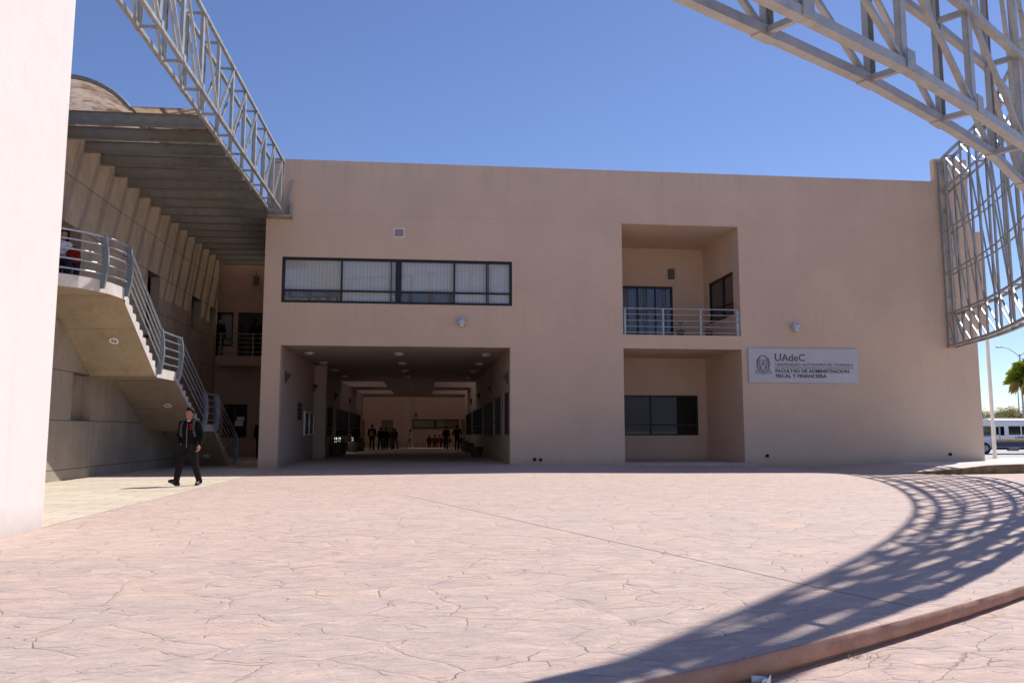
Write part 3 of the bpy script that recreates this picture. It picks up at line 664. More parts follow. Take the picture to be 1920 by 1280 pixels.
# translucent vault and flat sheets above the first beams
VR = empty('vaulted_roof', (-3.4, -6, 9), 'rust stained translucent barrel vault with flat sheets above the first beams', 'roof')
VM = Matrix.Translation((3.4, 6, -9))
def arcpts(n, r=1.92, a0=37.6, a1=142.4): return [(-2.97 + r*cos(radians(a0+(a1-a0)*i/n)), 7.65 + r*sin(radians(a0+(a1-a0)*i/n))) for i in range(n+1)]
def vault(m):
    for y0, y1 in ((-8.75, 8.99),):
        A = arcpts(18); n = len(A)
        m.add([(x, y, z) for y in (y0, y1) for x, z in A], [(i, i+1, n+i+1, n+i) for i in range(n-1)], True)
part('vault_sheet', M_VAULT, VR, vault, M=VM)
part('flat_sheet', M_POLY, VR, lambda m: (m.box((-1.44, -8.75, 8.815), (.17, 8.99, 8.83)),), M=VM)
def ribs(y): return lambda m: m.tube([(x, y, z-.05) for x, z in arcpts(18)], .055, 6)
for y in (-8.72, -6.25, -4.2, -2.0, .2, 2.4, 4.6, 6.8): part('rib', M_BEAM, VR, ribs(y), M=VM)
def purl(m):
    for x in (-1.44, -.75, .05): m.box((x-.03, -8.7, 8.792), (x+.03, 8.5, 8.812))
part('purlin', M_BEAM, VR, purl, M=VM)

# ------------------------------------------------------------------ stairs
ST = empty('concrete_staircase', (-2.5, -2, 0), 'cast concrete stair with two landings rising along the concrete wall to a curved upper landing', 'staircase')
SM = Matrix.Translation((2.5, 2, 0)); XR = -1.7; XL = -3.39
prof_top = []
def flight(y0, z0, y1, z1, n):
    out = []; 
    for i in range(n):
        out.append((y0 + (y1-y0)*i/n, z0 + (z1-z0)*(i+1)/n)); 
    return out
def steps(m):
    top = [(-7.72, 4.65)]
    def add(y0, z0, y1, z1, n):
        for i in range(n):
            y = y0 + (y1-y0)*i/n; z = z0 + (z1-z0)*(i+1)/n
            top.append((y, top[-1][1])); top.append((y, z)); top.append((y + (y1-y0)/n, z))
    add(-7.72, 4.65, -5.1, 2.93, 10); top.append((-3.5, 2.93)); add(-3.5, 2.93, -.55, 1.45, 9); top.append((.95, 1.45)); add(.95, 1.45, 3.8, .05, 9)
    bot = [(3.8, -.3), (3.4, -.3), (1.0, 1.22), (-.7, 1.22), (-3.5, 2.67), (-5.25, 2.67), (-7.85, 4.37)]
    pts = []
    for p in top:
        if not pts or (abs(p[0]-pts[-1][0]) > 1e-5 or abs(p[1]-pts[-1][1]) > 1e-5): pts.append(p)
    T = pts; 
    # side faces as quads between top line and soffit line, both sides
    def soff(y):
        bb = bot[::-1]
        return float(np.interp(y, [b[0] for b in bb], [b[1] for b in bb]))
    for (ya, za), (yb, zb) in zip(T, T[1:]):
        if abs(ya-yb) < 1e-6:
            m.m = 0; m.add([(XL, ya, za), (XR, ya, za), (XR, yb, zb), (XL, yb, zb)], [(0,1,2,3)]); continue
        m.m = 0; m.add([(XL, ya, za), (XR, ya, za), (XR, yb, zb), (XL, yb, zb)], [(3,2,1,0)])
        for X, s in ((XR, 0), (XL, 1)):
            ys = [ya] + [b[0] for b in bot[::-1] if ya < b[0] < yb] + [yb]
            for p, q in zip(ys, ys[1:]):
                zt0 = za + (zb-za)*(p-ya)/(yb-ya); zt1 = za + (zb-za)*(q-ya)/(yb-ya)
                m.m = 2 if s == 0 else 0
                m.add([(X, p, soff(p)), (X, q, soff(q)), (X, q, zt1), (X, p, zt0)], [(0,1,2,3)])
    m.m = 1
    for (ya, za), (yb, zb) in zip(bot, bot[1:]): m.add([(XL, ya, za), (XR, ya, za), (XR, yb, zb), (XL, yb, zb)], [(0,1,2,3)])
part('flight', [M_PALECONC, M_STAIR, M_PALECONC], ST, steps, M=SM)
for y, z, xa, xb in ((-6.9, 3.755, XL+.01, XR-.004), (-5.27, 2.672, XL+.01, XR-.004), (-3.5, 2.667, XL+.01, XR-.004), (-2.0, 1.888, XL+.01, XR-.004), (-8.35, 4.3685, -4.3, -1.76)):
    part('soffit_joint', M_JOINT, ST, lambda m: m.box((xa, y-.012, z-.006), (xb, y+.012, z+.0025)), M=SM)
land = [(XR, -7.72), (XR, -8.15), (-1.76, -8.6), (-1.9, -9.0), (-2.12, -9.35), (-2.45, -9.66), (-2.9, -9.9), (-3.4, -10.05), (-4.4, -10.1), (-4.4, -7.72)]
def landing(m):
    n = len(land); lo = [(x, y, 4.37) for x, y in land]; hi = [(x, y, 4.648) for x, y in land]
    m.m = 1; m.add(lo, [tuple(range(n))[::-1]]); m.m = 0; m.add(hi, [tuple(range(n))]); m.m = 2; m.add(lo+hi, [(i, (i+1) % n, n+(i+1) % n, n+i) for i in range(n)])
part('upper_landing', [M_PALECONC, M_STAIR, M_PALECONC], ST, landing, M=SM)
for (x, y, z, sl_) in ((-2.35, -6.55, 3.51, 1), (-2.3, -2.2, 2.0, 1), (-2.3, 2.4, .33, 1)):
    # recessed spot ring under each flight
    ang = -math.atan2(1.72, 2.62) if y < -5 else -math.atan2(1.45, 2.8)
    q = Matrix.Rotation(ang, 3, 'X')
    def rg(m):
        m.m = 0; m.lathe([(.115, -.0), (.115, -.022), (.07, -.022), (.07, -.002)], (x, y, z), 20, ax=q); m.m = 1; m.lathe([(.0005, -.006), (.07, -.006)], (x, y, z), 20, ax=q); m.m = 2; m.lathe([(.001, -.02), (.025, -.018), (.03, -.007)], (x, y, z), 12, ax=q)
    part('spot_light', [M_WHITE, M_SCONCE, M_LENS], ST, rg, M=SM)
M_PLATE = metal('post_plate', (.20, .26, .31), .5, .4)
# railing
SR = empty('stair_railing', (-1.7, -2, 0), 'steel pipe railing with bowed flat posts following the concrete stair and its curved landing', 'railing')
RM = Matrix.Translation((1.7, 2, 0)); XRR = -1.64
RH = [.14, .36, .58, .80, 1.0]
def railrun(name, pts, r=.021):
    """pts: list of floor points (x,y,z)"""
    for k, h in enumerate(RH):
        rr = .028 if k == 4 else r
        part('rail', M_RAIL, SR, lambda m: m.tube([(x, y, z+h) for x, y, z in pts], rr, 8), M=RM)
curve = [(-3.55, -10.02, 4.65), (-3.2, -9.98, 4.65), (-2.88, -9.86, 4.65), (-2.44, -9.62, 4.65), (-2.10, -9.31, 4.65), (-1.87, -8.97, 4.65), (-1.72, -8.6, 4.65), (XRR, -8.15, 4.65), (XRR, -7.78, 4.65)]
railrun('rail', curve)
railrun('rail', [(XRR, -7.78, 4.65), (XRR, -5.16, 2.98)]); railrun('rail', [(XRR, -5.16, 2.93), (XRR, -3.43, 2.93)]); railrun('rail', [(XRR, -3.43, 2.93), (XRR, -.53, 1.47)]); railrun('rail', [(XRR, -.53, 1.45), (XRR, .98, 1.45)]); railrun('rail', [(XRR, .98, 1.45), (XRR, 3.9, .12)])
for (x, y, z) in ((-1.80, -8.85, 4.65), (XRR, -7.78, 4.65), (XRR, -5.16, 2.95), (XRR, -3.43, 2.93), (XRR, -.53, 1.45), (XRR, .98, 1.45), (XRR, 3.9, .1)):
    def post(m):
        n = 10; a = []; 
        for i in range(n+1):
            t = i/n; bow = .07*sin(pi*t); zz = z - .2 + 1.24*t
            a.append((bow, zz))
        for (b0, z0), (b1, z1) in zip(a, a[1:]):
            m.m = 0
            for yy, th in ((y, .012),):
                m.add([(x-.11+b0, yy-th, z0), (x+.03+b0, yy-th, z0), (x+.03+b1, yy-th, z1), (x-.11+b1, yy-th, z1), (x-.11+b0, yy+th, z0), (x+.03+b0, yy+th, z0), (x+.03+b1, yy+th, z1), (x-.11+b1, yy+th, z1)], [(0,1,2,3), (7,6,5,4), (1,5,6,2), (4,0,3,7)])
            m.m = 1
            m.add([(x+.03+b0, y-.03, z0), (x+.042+b0, y-.03, z0), (x+.042+b1, y-.03, z1), (x+.03+b1, y-.03, z1), (x+.03+b0, y+.03, z0), (x+.042+b0, y+.03, z0), (x+.042+b1, y+.03, z1), (x+.03+b1, y+.03, z1)], [(0,1,2,3), (7,6,5,4), (1,5,6,2), (4,0,3,7), (3,2,6,7), (0,4,5,1)])
    part('post', [M_PLATE, M_RAIL], SR, post, M=RM)
# gallery railing and balcony railing
def straight_rail(name, label, x0, x1, y, z, posts, hs, xo, r=.015, mat=None):
    mat = mat or M_RAIL
    root = empty(name, ((x0+x1)/2, y, z), label, 'railing'); M = Matrix.Translation((-(x0+x1)/2, -y, -z))
    for k, h in enumerate(hs): part('rail', mat, root, lambda m: m.tube([(x0, y, z+h), (x1, y, z+h)], .024 if k == len(hs)-1 else r, 8), M=M)
    for px in posts: part('post', mat, root, lambda m: m.box((px-.03, y+.02, z), (px+.03, y+.032, z+hs[-1]+.03)), M=M)
straight_rail('gallery_railing', 'dark steel railing of the shaded upper gallery beside the concrete wall', -3.38, -.01, 7.5, 4.42, (-3.25, -1.9), (.18, .38, .58, .78, .96), 0, mat=M_BEAM)
straight_rail('balcony_railing', 'grey pipe railing across the recessed upper balcony', 12.56, 16.86, .06, 4.64, (12.62, 14.02, 15.42, 16.78, 16.84), (.1, .31, .53, .75, .96), 0)

# ------------------------------------------------------------------ fittings on the facade
def wall_flood(x, z, label):
    r = empty('wall_light', (x, 0, z), label, 'wall light', 'white floodlights on the facade')
    def hd(m): m.lathe([(.001, .17), (.085, .165), (.1, .14), (.105, .06), (.17, -.02), (.165, -.03), (.09, -.028)], (0, -.17, 0), 20)
    part('hood', M_LAMPGREY, r, hd); part('lens', M_LENS, r, lambda m: m.lathe([(.095, -.03), (.10, -.06), (.095, -.15), (.07, -.175), (.001, -.18)], (0, -.17, 0), 18))
    part('arm', M_LAMPGREY, r, lambda m: (m.box((-.07, -.02, .0), (.07, -.001, .16)), m.box((-.03, -.1, .05), (.03, -.02, .12))))
    part('sensor', M_FRAME, r, lambda m: m.lathe([(.001, .02), (.02, .015), (.02, 0)], (0, -.272, .11), 10, ax=Matrix.Rotation(pi/2, 3, 'X')))
wall_flood(6.76, 4.97, 'white hooded wall light between ribbon window and passage'); wall_flood(18.9, 4.97, 'white hooded wall light above the university sign')
V = empty('vent_grille', (4.55, 0, 8.13), 'small square white framed vent grille above the ribbon window', 'vent')
part('frame', M_WHITE, V, lambda m: (m.box((-.19, -.02, -.17), (-.155, -.001, .17)), m.box((.155, -.02, -.17), (.19, -.001, .17)), m.box((-.155, -.02, .135), (.155, -.001, .17)), m.box((-.155, -.02, -.17), (.155, -.001, -.135))))
part('mesh', simple('vent_mesh', (.30, .30, .36), .6), V, lambda m: [m.box((-.155, -.012, -.13+.026*i), (.155, -.003, -.115+.026*i)) for i in range(10)])
# wall lamp boxes in recess / gallery / hall
for (x, y, z, lab, par) in ((15.5, 3.8, 7.62, 'dark box lamp on the balcony back wall above the sliding door', None), (-2.16, 9.0, 8.0, 'dark box speaker hanging high over the gallery door', 'spk'), (4.48, 54, 2.88, 'small dark box high on the far hall wall', None), (6.7, 54, 3.13, 'small pale square plate high on the far hall wall', 'pale')):
    r = empty('wall_box', (x, y, z), lab, 'wall fitting')
    part('housing', simple('box_housing', (.10, .085, .08) if par != 'pale' else (.45, .36, .28), .5), r, lambda m: (m.box((-.12, -.14, -.2), (.12, -.0, .2)), m.box((-.07, -.155, -.15), (.07, -.14, .15))), bevel=.008)
    if par == 'spk': part('cable', M_FRAME, r, lambda m: m.tube([(0, -.05, .2), (.01, -.04, .35), (-.05, -.02, .5)], .012, 6))
# triangular sconces in the passage
ordn = ['nearest the facade', 'second from the facade', 'third from the facade', 'farthest from the facade']
for side, xs, lst in (('left', .6, (1.2, 8.2, 16.6, 24.5)), ('right', 8.47, (.75, 8.3, 16.3, 23.9))):
    for q, y in enumerate(lst):
        if side == 'left' and q == 3: pass
        r = empty('passage_sconce', (xs, y, 3.12), 'dark wedge shaped wall sconce on the %s passage wall, %s' % (side, ordn[q]), 'sconce', 'wedge sconces in the passage')
        s = 1 if side == 'left' else -1
        part('backplate', M_SCONCE, r, lambda m: m.box((.001*s, -.11, -.22), (.02*s, .11, .22)))
        part('shade', M_SCONCE, r, lambda m: m.add([(.02*s, -.1, .18), (.2*s, -.07, .10), (.2*s, .07, .10), (.02*s, .1, .18), (.02*s, -.05, -.2), (.02*s, .05, -.2)], [(0,1,2,3), (0,4,1), (3,2,5), (1,4,5,2), (0,3,5,4)]))
for row, x in (('left', 1.22), ('middle', 4.53), ('right', 7.82)):
    for q, y in enumerate((2.5, 6.6, 10.9, 15.2)):
        r = empty('ceiling_lamp', (x, y, 4.125), 'shallow round ceiling lamp in the %s row of the passage, %s' % (row, ordn[q]), 'ceiling lamp', 'round ceiling lamps in the passage')
        part('diffuser', M_CEILLAMP, r, lambda m: m.lathe([(.17, -.02), (.16, -.06), (.11, -.10), (.001, -.115)], (0, 0, 0), 20)); part('rim', M_WHITE, r, lambda m: m.lathe([(.185, -.001), (.185, -.03), (.16, -.03)], (0, 0, 0), 20))
for q, y in enumerate((23.2, 29.2)):
    r = empty('ceiling_lamp', (4.5, y, 4.125), 'dim round lamp on the ceiling strip between the skylights, %s' % ('nearer' if q == 0 else 'farther'), 'ceiling lamp', 'round ceiling lamps in the passage')
    part('diffuser', M_CEILLAMP, r, lambda m: m.lathe([(.17, -.02), (.16, -.06), (.11, -.10), (.001, -.115)], (0, 0, 0), 16))
# notice board, plaque, number tag
NB = empty('notice_board', (.6, 7.05, 1.55), 'white framed glazed notice board on the left passage wall', 'notice board')
part('frame', M_WHITE, NB, lambda m: (m.box((.001, -1.35, -.5), (.07, 1.35, -.44)), m.box((.001, -1.35, .42), (.07, 1.35, .48)), m.box((.001, -1.35, -.44), (.07, -1.27, .42)), m.box((.001, 1.27, -.44), (.07, 1.35, .42)), m.box((.001, -.02, -.44), (.065, .02, .42))))
part('board', simple('cork_board', (.16, .12, .10), .8), NB, lambda m: m.box((.001, -1.27, -.44), (.02, 1.27, .42)))
rr = random.Random(3)
for i in range(6):
    a = -1.1 + .38*i; z = rr.uniform(-.3, .1); part('paper', simple('notice_paper', (.35, .33, .32), .7), NB, lambda m: m.box((.021, a, z), (.024, a+.24, z+.26)))
PQ = empty('wall_plaque', (.6, 4.55, 1.99), 'dark slatted plaque on the left passage wall before the notice board', 'plaque')
part('panel', M_SCONCE, PQ, lambda m: [m.box((.001, -.45, -.33+.17*i), (.03, .45, -.33+.17*i+.15)) for i in range(4)])
NT_ = empty('number_tag', (.6, .15, 2.2), 'tiny dark tag on the edge of the passage entrance', 'tag')
part('panel', M_FRAME, NT_, lambda m: (m.box((.001, -.0, .0), (.012, .1, .08)), m.box((.001, -.0, -.14), (.012, .1, -.05))))

# ------------------------------------------------------------------ sign with lettering and crest
SG = empty('university_sign', (19.18, -.04, 3.58), 'long grey metal sign of the Universidad Autonoma de Coahuila with crest and dark lettering', 'sign')
part('panel', M_SIGN, SG, lambda m: m.box((-2.08, -.03, -.625), (2.07, .035, .625)), bevel=.006)
def text(parent, name, s, x, z, size, w=None, bold=0., y=-.034, mat=M_LETTER, R=None, sx=1.0, serif=False, space=1.0):
    cu = bpy.data.curves.new(name, 'FONT'); cu.body = s; cu.size = size; cu.extrude = .004; cu.offset = bold; cu.resolution_u = 3; cu.space_character = space
    ob = bpy.data.objects.new(name + '_tmp', cu); COL.objects.link(ob); dg = bpy.context.evaluated_depsgraph_get(); dg.update()
    me = bpy.data.meshes.new_from_object(ob.evaluated_get(dg)); bpy.data.objects.remove(ob)
    xs = [v.co.x for v in me.vertices]; wid = max(xs)-min(xs); k = (w/wid) if w else 1; mn_ = min(xs)
    for v in me.vertices: v.co.x = (v.co.x - mn_)*k
    me.materials.clear(); me.materials.append(mat)
    o = bpy.data.objects.new(name, me); COL.objects.link(o); o.parent = parent
    o.location = (x, y, z); o.rotation_euler = R or (pi/2, 0, 0); return o
def serifs(m, items, h):
    for x, z, w in items: m.box((x-w/2, -.0385, z), (x+w/2, -.031, z+h))
t1 = text(SG, 'lettering', 'UAdeC', -1.09, .164, .36, 1.14, .003)
part('lettering_serifs', M_LETTER, SG, lambda m: serifs(m, [(-1.065, .41, .11), (-.86, .41, .10), (-.79, .164, .10), (-.56, .164, .11)], .016))
text(SG, 'lettering', 'UNIVERSIDAD AUTONOMA DE COAHUILA', -1.08, -.018, .155, 2.97, -.0005)
text(SG, 'lettering', 'FACULTAD DE ADMINISTRACION', -1.08, -.256, .178, 2.79, .0055)
text(SG, 'lettering', 'FISCAL Y FINANCIERA', -1.08, -.438, .178, 1.93, .0055)
part('rule', M_LETTER, SG, lambda m: m.box((-1.09, -.0345, -.084), (1.9, -.031, -.064)))
def crest(m):
    cx, cz = -1.54, .03
    def st(pts, r=.010, closed=True): m.tube([(cx+x, -.036, cz+z) for x, z in pts], r, 6, closed=closed)
    sh = [(-.14, .17), (.14, .17), (.15, .0), (.12, -.1), (.07, -.19), (0, -.25), (-.07, -.19), (-.12, -.1), (-.15, .0)]; st(sh, .011)
    st([(x*.72, z*.72) for x, z in sh], .006)
    st([(.235*cos(a)*(1+.05*cos(9*a)), .02+.31*sin(a)*(1+.05*sin(11*a))) for a in [2*pi*i/60 for i in range(60)]], .011)
    st([(.20*cos(a), .03+.27*sin(a)) for a in [2*pi*i/40 for i in range(40)]], .006)
    for s in (-1, 1):
        for k in range(5): st([(s*(.16+.018*k), .24-.1*k), (s*(.21+.012*k), .21-.1*k), (s*.19, .17-.1*k)], .008, False)
    st([(-.27, -.24), (-.31, -.30), (-.25, -.33), (-.13, -.31), (0, -.37), (.13, -.31), (.25, -.33), (.31, -.30), (.27, -.24), (.16, -.25), (0, -.29), (-.16, -.25)], .011)
    st([(0, .12), (-.04, .03), (0, -.03), (.04, .03)], .012); st([(-.09, -.12), (0, .05), (.09, -.12)], .007, False)
part('crest', simple('crest_line', (.11, .11, .16), .5), SG, crest)

# ------------------------------------------------------------------ plants
def leafmat(name, a, b_, sc=3):
    m, nt, b = newmat(name); k = NT(nt); v = k.coord(); f = k.noise(v, sc, 3)
    c = k.ramp(f, [(.35, a), (.65, b_)]); k.l(c, b.inputs['Base Color']); b.inputs['Roughness'].default_value = .55
    t = k.n('BsdfTranslucent'); k.l(k.mix(.5, c, tuple(min(1, x*2.2) for x in b_)), t.inputs[0]); mx = k.n('MixShader'); mx.inputs[0].default_value = .5
    k.l(b.outputs[0], mx.inputs[1]); k.l(t.outputs[0], mx.inputs[2]); k.l(mx.outputs[0], nt.nodes['Material Output'].inputs[0]); return m
M_LEAF = leafmat('plant_leaf', (.03, .06, .02), (.06, .10, .03)); M_POT = simple('dark_pot', (.10, .09, .085), .6); M_CLAY = simple('clay_pot', (.17, .13, .10), .8); M_SOIL = simple('soil', (.05, .035, .025), 1.)
def potted(x, y, z, r, h, label, kind, group, seed, mat):
    root = empty('potted_plant', (x, y, z), label, 'potted plant', group); rd = random.Random(seed)
    part('pot', mat, root, lambda m: m.lathe([(.001, 0), (r*.72, 0), (r, h*.9), (r*1.08, h*.9), (r*1.08, h), (r*.9, h), (r*.88, h*.86)], (0, 0, 0), 18))
    part('soil', M_SOIL, root, lambda m: m.lathe([(r*.9, h*.87), (.001, h*.88)], (0, 0, 0), 14))
    def lv(m):
        if kind == 'palm':
            for i in range(16):
                a = rd.uniform(0, 2*pi); L = rd.uniform(.45, .8); e = rd.uniform(.5, 1.3); pts = []
                for t in np.linspace(0, 1, 6): pts.append(Vector((cos(a)*cos(e)*L*t, sin(a)*cos(e)*L*t, h*.87 + sin(e)*L*t - .35*L*t*t)))
                s = Vector((-sin(a), cos(a), 0))
                for p, q, t in zip(pts, pts[1:], np.linspace(0, 1, 6)):
                    for sg in (-1, 1):
                        for u in (.2, .7):
                            c = p.lerp(q, u); m.add([c, c + s*sg*.14*(1-t*.6) + (q-p)*.8 - Vector((0, 0, .03)), c + (q-p)*.25], [(0,1,2)])
        else:
            m.tube([(0, 0, h*.85), (.01, .01, h+.18), (-.02, 0, h+.32)], .008, 5)
            for i in range(26):
                a = rd.uniform(0, 2*pi); zz = h + rd.uniform(.02, .36); rr_ = rd.uniform(.02, .10); c = Vector((cos(a)*rr_, sin(a)*rr_, zz)); d = Vector((cos(a), sin(a), rd.uniform(-.3, .6)))*.07; s = Vector((-sin(a), cos(a), 0))*.03
                m.add([c, c+d*.5+s, c+d, c+d*.5-s], [(0,1,2,3)])
    part('foliage', M_LEAF, root, lv); return root
potted(14.87, .75, 4.635, .15, .26, 'small dark pot with thin sprout, left of two behind the balcony railing', 's', 'potted plants on the balcony', 1, M_POT)
potted(15.95, .75, 4.635, .15, .26, 'small dark pot with leafy plant, right of two behind the balcony railing', 's', 'potted plants on the balcony', 2, M_POT)
gp = 'planters along the passage walls'
for i, (x, y, r, h, kd, lab) in enumerate(((1.25, 11.9, .34, .62, 'palm', 'large dark planter on the left of the passage, just past the pilaster'), (1.15, 15.2, .32, .6, 'palm', 'dark planter on the left of the passage beside the lit low window'), (1.3, 20.8, .34, .6, 'palm', 'planter with arching palm on the left passage side below the skylight'), (1.35, 24.8, .34, .6, 'palm', 'planter with pale palm fronds farthest along the left passage wall'), (7.95, 10.4, .32, .5, 's', 'low planter on the right of the passage, nearest the facade'), (8.0, 18.7, .32, .55, 's', 'planter on the right passage side, middle of three'), (8.0, 22.6, .32, .55, 'palm', 'planter on the right passage side, farthest of three'))):
    potted(x, y, FZ(y), r, h, lab, kd, gp, 10+i, M_CLAY)

# ------------------------------------------------------------------ people (implicit-surface bodies)
def smin(a, b, k):
    h = np.clip(.5 + .5*(b-a)/k, 0, 1); return b*(1-h) + a*h - k*h*(1-h)
def cone_d(P, a, b, ra, rb, fl=(1, 1)):
    a = np.array(a, float); b = np.array(b, float); S = np.array([fl[0], fl[1], 1.])
    Q = (P - a)/S; d = (b-a)/S; L = d @ d + 1e-9; t = np.clip((Q @ d)/L, 0, 1)
    return (np.linalg.norm(Q - t[..., None]*d, axis=-1) - (ra + (rb-ra)*t))*min(S)
def surf(prims, res, k=.03, cut=None, noise=0., pad=.05, seed=0):
    """prims: (a, b, ra, rb, flatten, k) round cones blended smoothly; returns verts, faces"""
    lo = np.min([np.minimum(np.array(p[0])-max(p[2], p[3])*1.3, np.array(p[1])-max(p[2], p[3])*1.3) for p in prims], 0) - pad
    hi = np.max([np.maximum(np.array(p[0])+max(p[2], p[3])*1.3, np.array(p[1])+max(p[2], p[3])*1.3) for p in prims], 0) + pad
    n = np.ceil((hi-lo)/res).astype(int) + 1
    ax = [lo[i] + res*np.arange(n[i]) for i in range(3)]
    F = np.full(n, 1.)
    for p in prims:
        fl = p[4] if len(p) > 4 and p[4] else (1, 1); kk = p[5] if len(p) > 5 else k
        R_ = max(p[2], p[3])*1.35 + kk + .06
        l2 = np.minimum(p[0], p[1]) - R_; h2 = np.maximum(p[0], p[1]) + R_
        sl_ = [slice(max(0, int((l2[i]-lo[i])/res)), min(n[i], int((h2[i]-lo[i])/res)+2)) for i in range(3)]
        G = np.stack(np.meshgrid(ax[0][sl_[0]], ax[1][sl_[1]], ax[2][sl_[2]], indexing='ij'), -1)
        d = cone_d(G, p[0], p[1], p[2], p[3], fl)
        F[tuple(sl_)] = smin(F[tuple(sl_)], d, kk)
    if noise or cut:
        G = np.stack(np.meshgrid(*ax, indexing='ij'), -1)
        if noise:
            x, y, z = G[..., 0], G[..., 1], G[..., 2]
            F = F + noise*(np.sin(31*z+9*np.sin(13*x+seed)+5*y) * np.sin(17*x+6*z+seed) + .6*np.sin(57*z+21*x+8*np.sin(19*y)))
        if cut: 
            for c in cut: F = np.maximum(F, c(G))
    ins = F < 0
    mixed = np.zeros(np.array(n)-1, bool); s0 = ins[:-1, :-1, :-1]
    pos = np.zeros((*(np.array(n)-1), 3)); cnt = np.zeros(np.array(n)-1)
    offs = [(i, j, k_) for i in (0, 1) for j in (0, 1) for k_ in (0, 1)]
    N = np.array(n)-1
    def sub(A, o): return A[o[0]:o[0]+N[0], o[1]:o[1]+N[1], o[2]:o[2]+N[2]]
    for a in range(3):
        for u in (0, 1):
            for v in (0, 1):
                o0 = [0, 0, 0]; b, c = [q for q in range(3) if q != a]; o0[b] = u; o0[c] = v; o1 = list(o0); o1[a] = 1
                f0 = sub(F, o0); f1 = sub(F, o1); cr = (f0 < 0) != (f1 < 0); t = np.where(cr, f0/(f0-f1+1e-12), 0)
                for q in range(3): pos[..., q] += np.where(cr, (o0[q] if q != a else t), 0)
                cnt += cr
    mixed = cnt > 0; idx = -np.ones(N, int); cells = np.argwhere(mixed); idx[mixed] = np.arange(len(cells))
    V = lo + res*(cells + pos[mixed]/cnt[mixed][:, None])
    faces = []
    for a in range(3):
        b, c = (a+1) % 3, (a+2) % 3
        A0_ = [slice(0, -1) if q == a else slice(1, -1) for q in range(3)]; A1_ = [slice(1, None) if q == a else slice(1, -1) for q in range(3)]
        f0 = ins[tuple(A0_)]; f1 = ins[tuple(A1_)]; e = np.argwhere(f0 != f1)
        if len(e) == 0: continue
        sg = f0[tuple(e.T)]; e = e.copy(); e[:, b] += 1; e[:, c] += 1
        def at(db, dc): q = e.copy(); q[:, b] -= db; q[:, c] -= dc; return idx[tuple(q.T)]
        Q = np.stack([at(1, 1), at(0, 1), at(0, 0), at(1, 0)], 1); Q[~sg] = Q[~sg][:, ::-1]; faces.append(Q)
    return V, np.concatenate(faces)
def mesh_from(name, V, Fc, mat, parent):
    me = bpy.data.meshes.new(name); me.from_pydata(V.tolist(), [], Fc.tolist()); me.materials.append(mat)
    for p in me.polygons: p.use_smooth = True
    o = bpy.data.objects.new(name, me); COL.objects.link(o); o.parent = parent; return o
def L(a, b, t): return tuple(a[i] + (b[i]-a[i])*t for i in range(3))
def J(**k):   # default standing skeleton, facing -Y, person's left is +X
    j = dict(hip=(0, 0, .93), waist=(0, 0, 1.08), chest=(0, .005, 1.28), neck=(0, .01, 1.47), head=(0, -.01, 1.60),
             sl=(.18, .01, 1.40), sr=(-.18, .01, 1.40), el=(.235, .02, 1.13), er=(-.235, .02, 1.13), wl=(.25, -.05, .89), wr=(-.25, -.05, .89),
             hl=(.095, 0, .90), hr=(-.095, 0, .90), kl=(.10, -.02, .49), kr=(-.10, -.02, .49), al=(.10, .03, .09), ar=(-.10, .03, .09), tl=(.12, -.14, .03), tr=(-.12, -.14, .03))
    j.update(k); return j
SKIN = simple('skin', (.36, .17, .105), .5, var=.06); HAIR = simple('black_hair', (.008, .006, .005), .75, spec=.2, bump=.6)
_mc = {}
def cloth(c, nm):
    if nm not in _mc: _mc[nm] = simple(nm, c, .9, var=.2, sc=12, spec=.12)
    return _mc[nm]
def hand(j, w, e, side, curl=.5, full=False):
    """palm and five fingers hanging from wrist w; forearm comes from e"""
    w = Vector(w); e = Vector(e); d = (w-e).normalized(); fwd = Vector((0, -1, 0)); fwd = (fwd - d*fwd.dot(d)).normalized(); inn = d.cross(fwd)*(1 if side > 0 else -1)
    if inn.x*side > 0: inn = -inn
    P_ = []
    pc = w + d*.045
    P_.append((w - d*.01, w + d*.02, .024, .026, None, .02)); P_.append((w + d*.02 + fwd*.016, w + d*.085 + fwd*.022, .019, .017, None, .015)); P_.append((w + d*.02 - fwd*.014, w + d*.085 - fwd*.02, .019, .016, None, .015))
    for q, (o, ln) in enumerate(((.032, .072), (.011, .080), (-.010, .075), (-.030, .060))):
        k0 = w + d*.09 + fwd*o; c1 = curl*(.75+.12*q); c2 = curl*(1.55+.15*q)
        k1 = k0 + (d*cos(c1) + inn*sin(c1))*ln*.5; k2 = k1 + (d*cos(c2) + inn*sin(c2))*ln*.32; k3 = k2 + (d*cos(c2+.5*curl) + inn*sin(c2+.5*curl))*ln*.25
        P_ += [(k0, k1, .0095, .0088, None, .004), (k1, k2, .0088, .008, None, .004), (k2, k3, .008, .007, None, .004)]
    t0 = w + d*.03 + fwd*.03; t1 = t0 + (d*.7 + fwd*.6 + inn*.25).normalized()*.04; t2 = t1 + (d*.9 + fwd*.15 + inn*.5).normalized()*.03
    P_ += [(t0 - d*.01, t1, .014, .011, None, .012), (t1, t2, .011, .009, None, .006)]
    return [(tuple(p[0]), tuple(p[1])) + tuple(p[2:]) for p in P_]
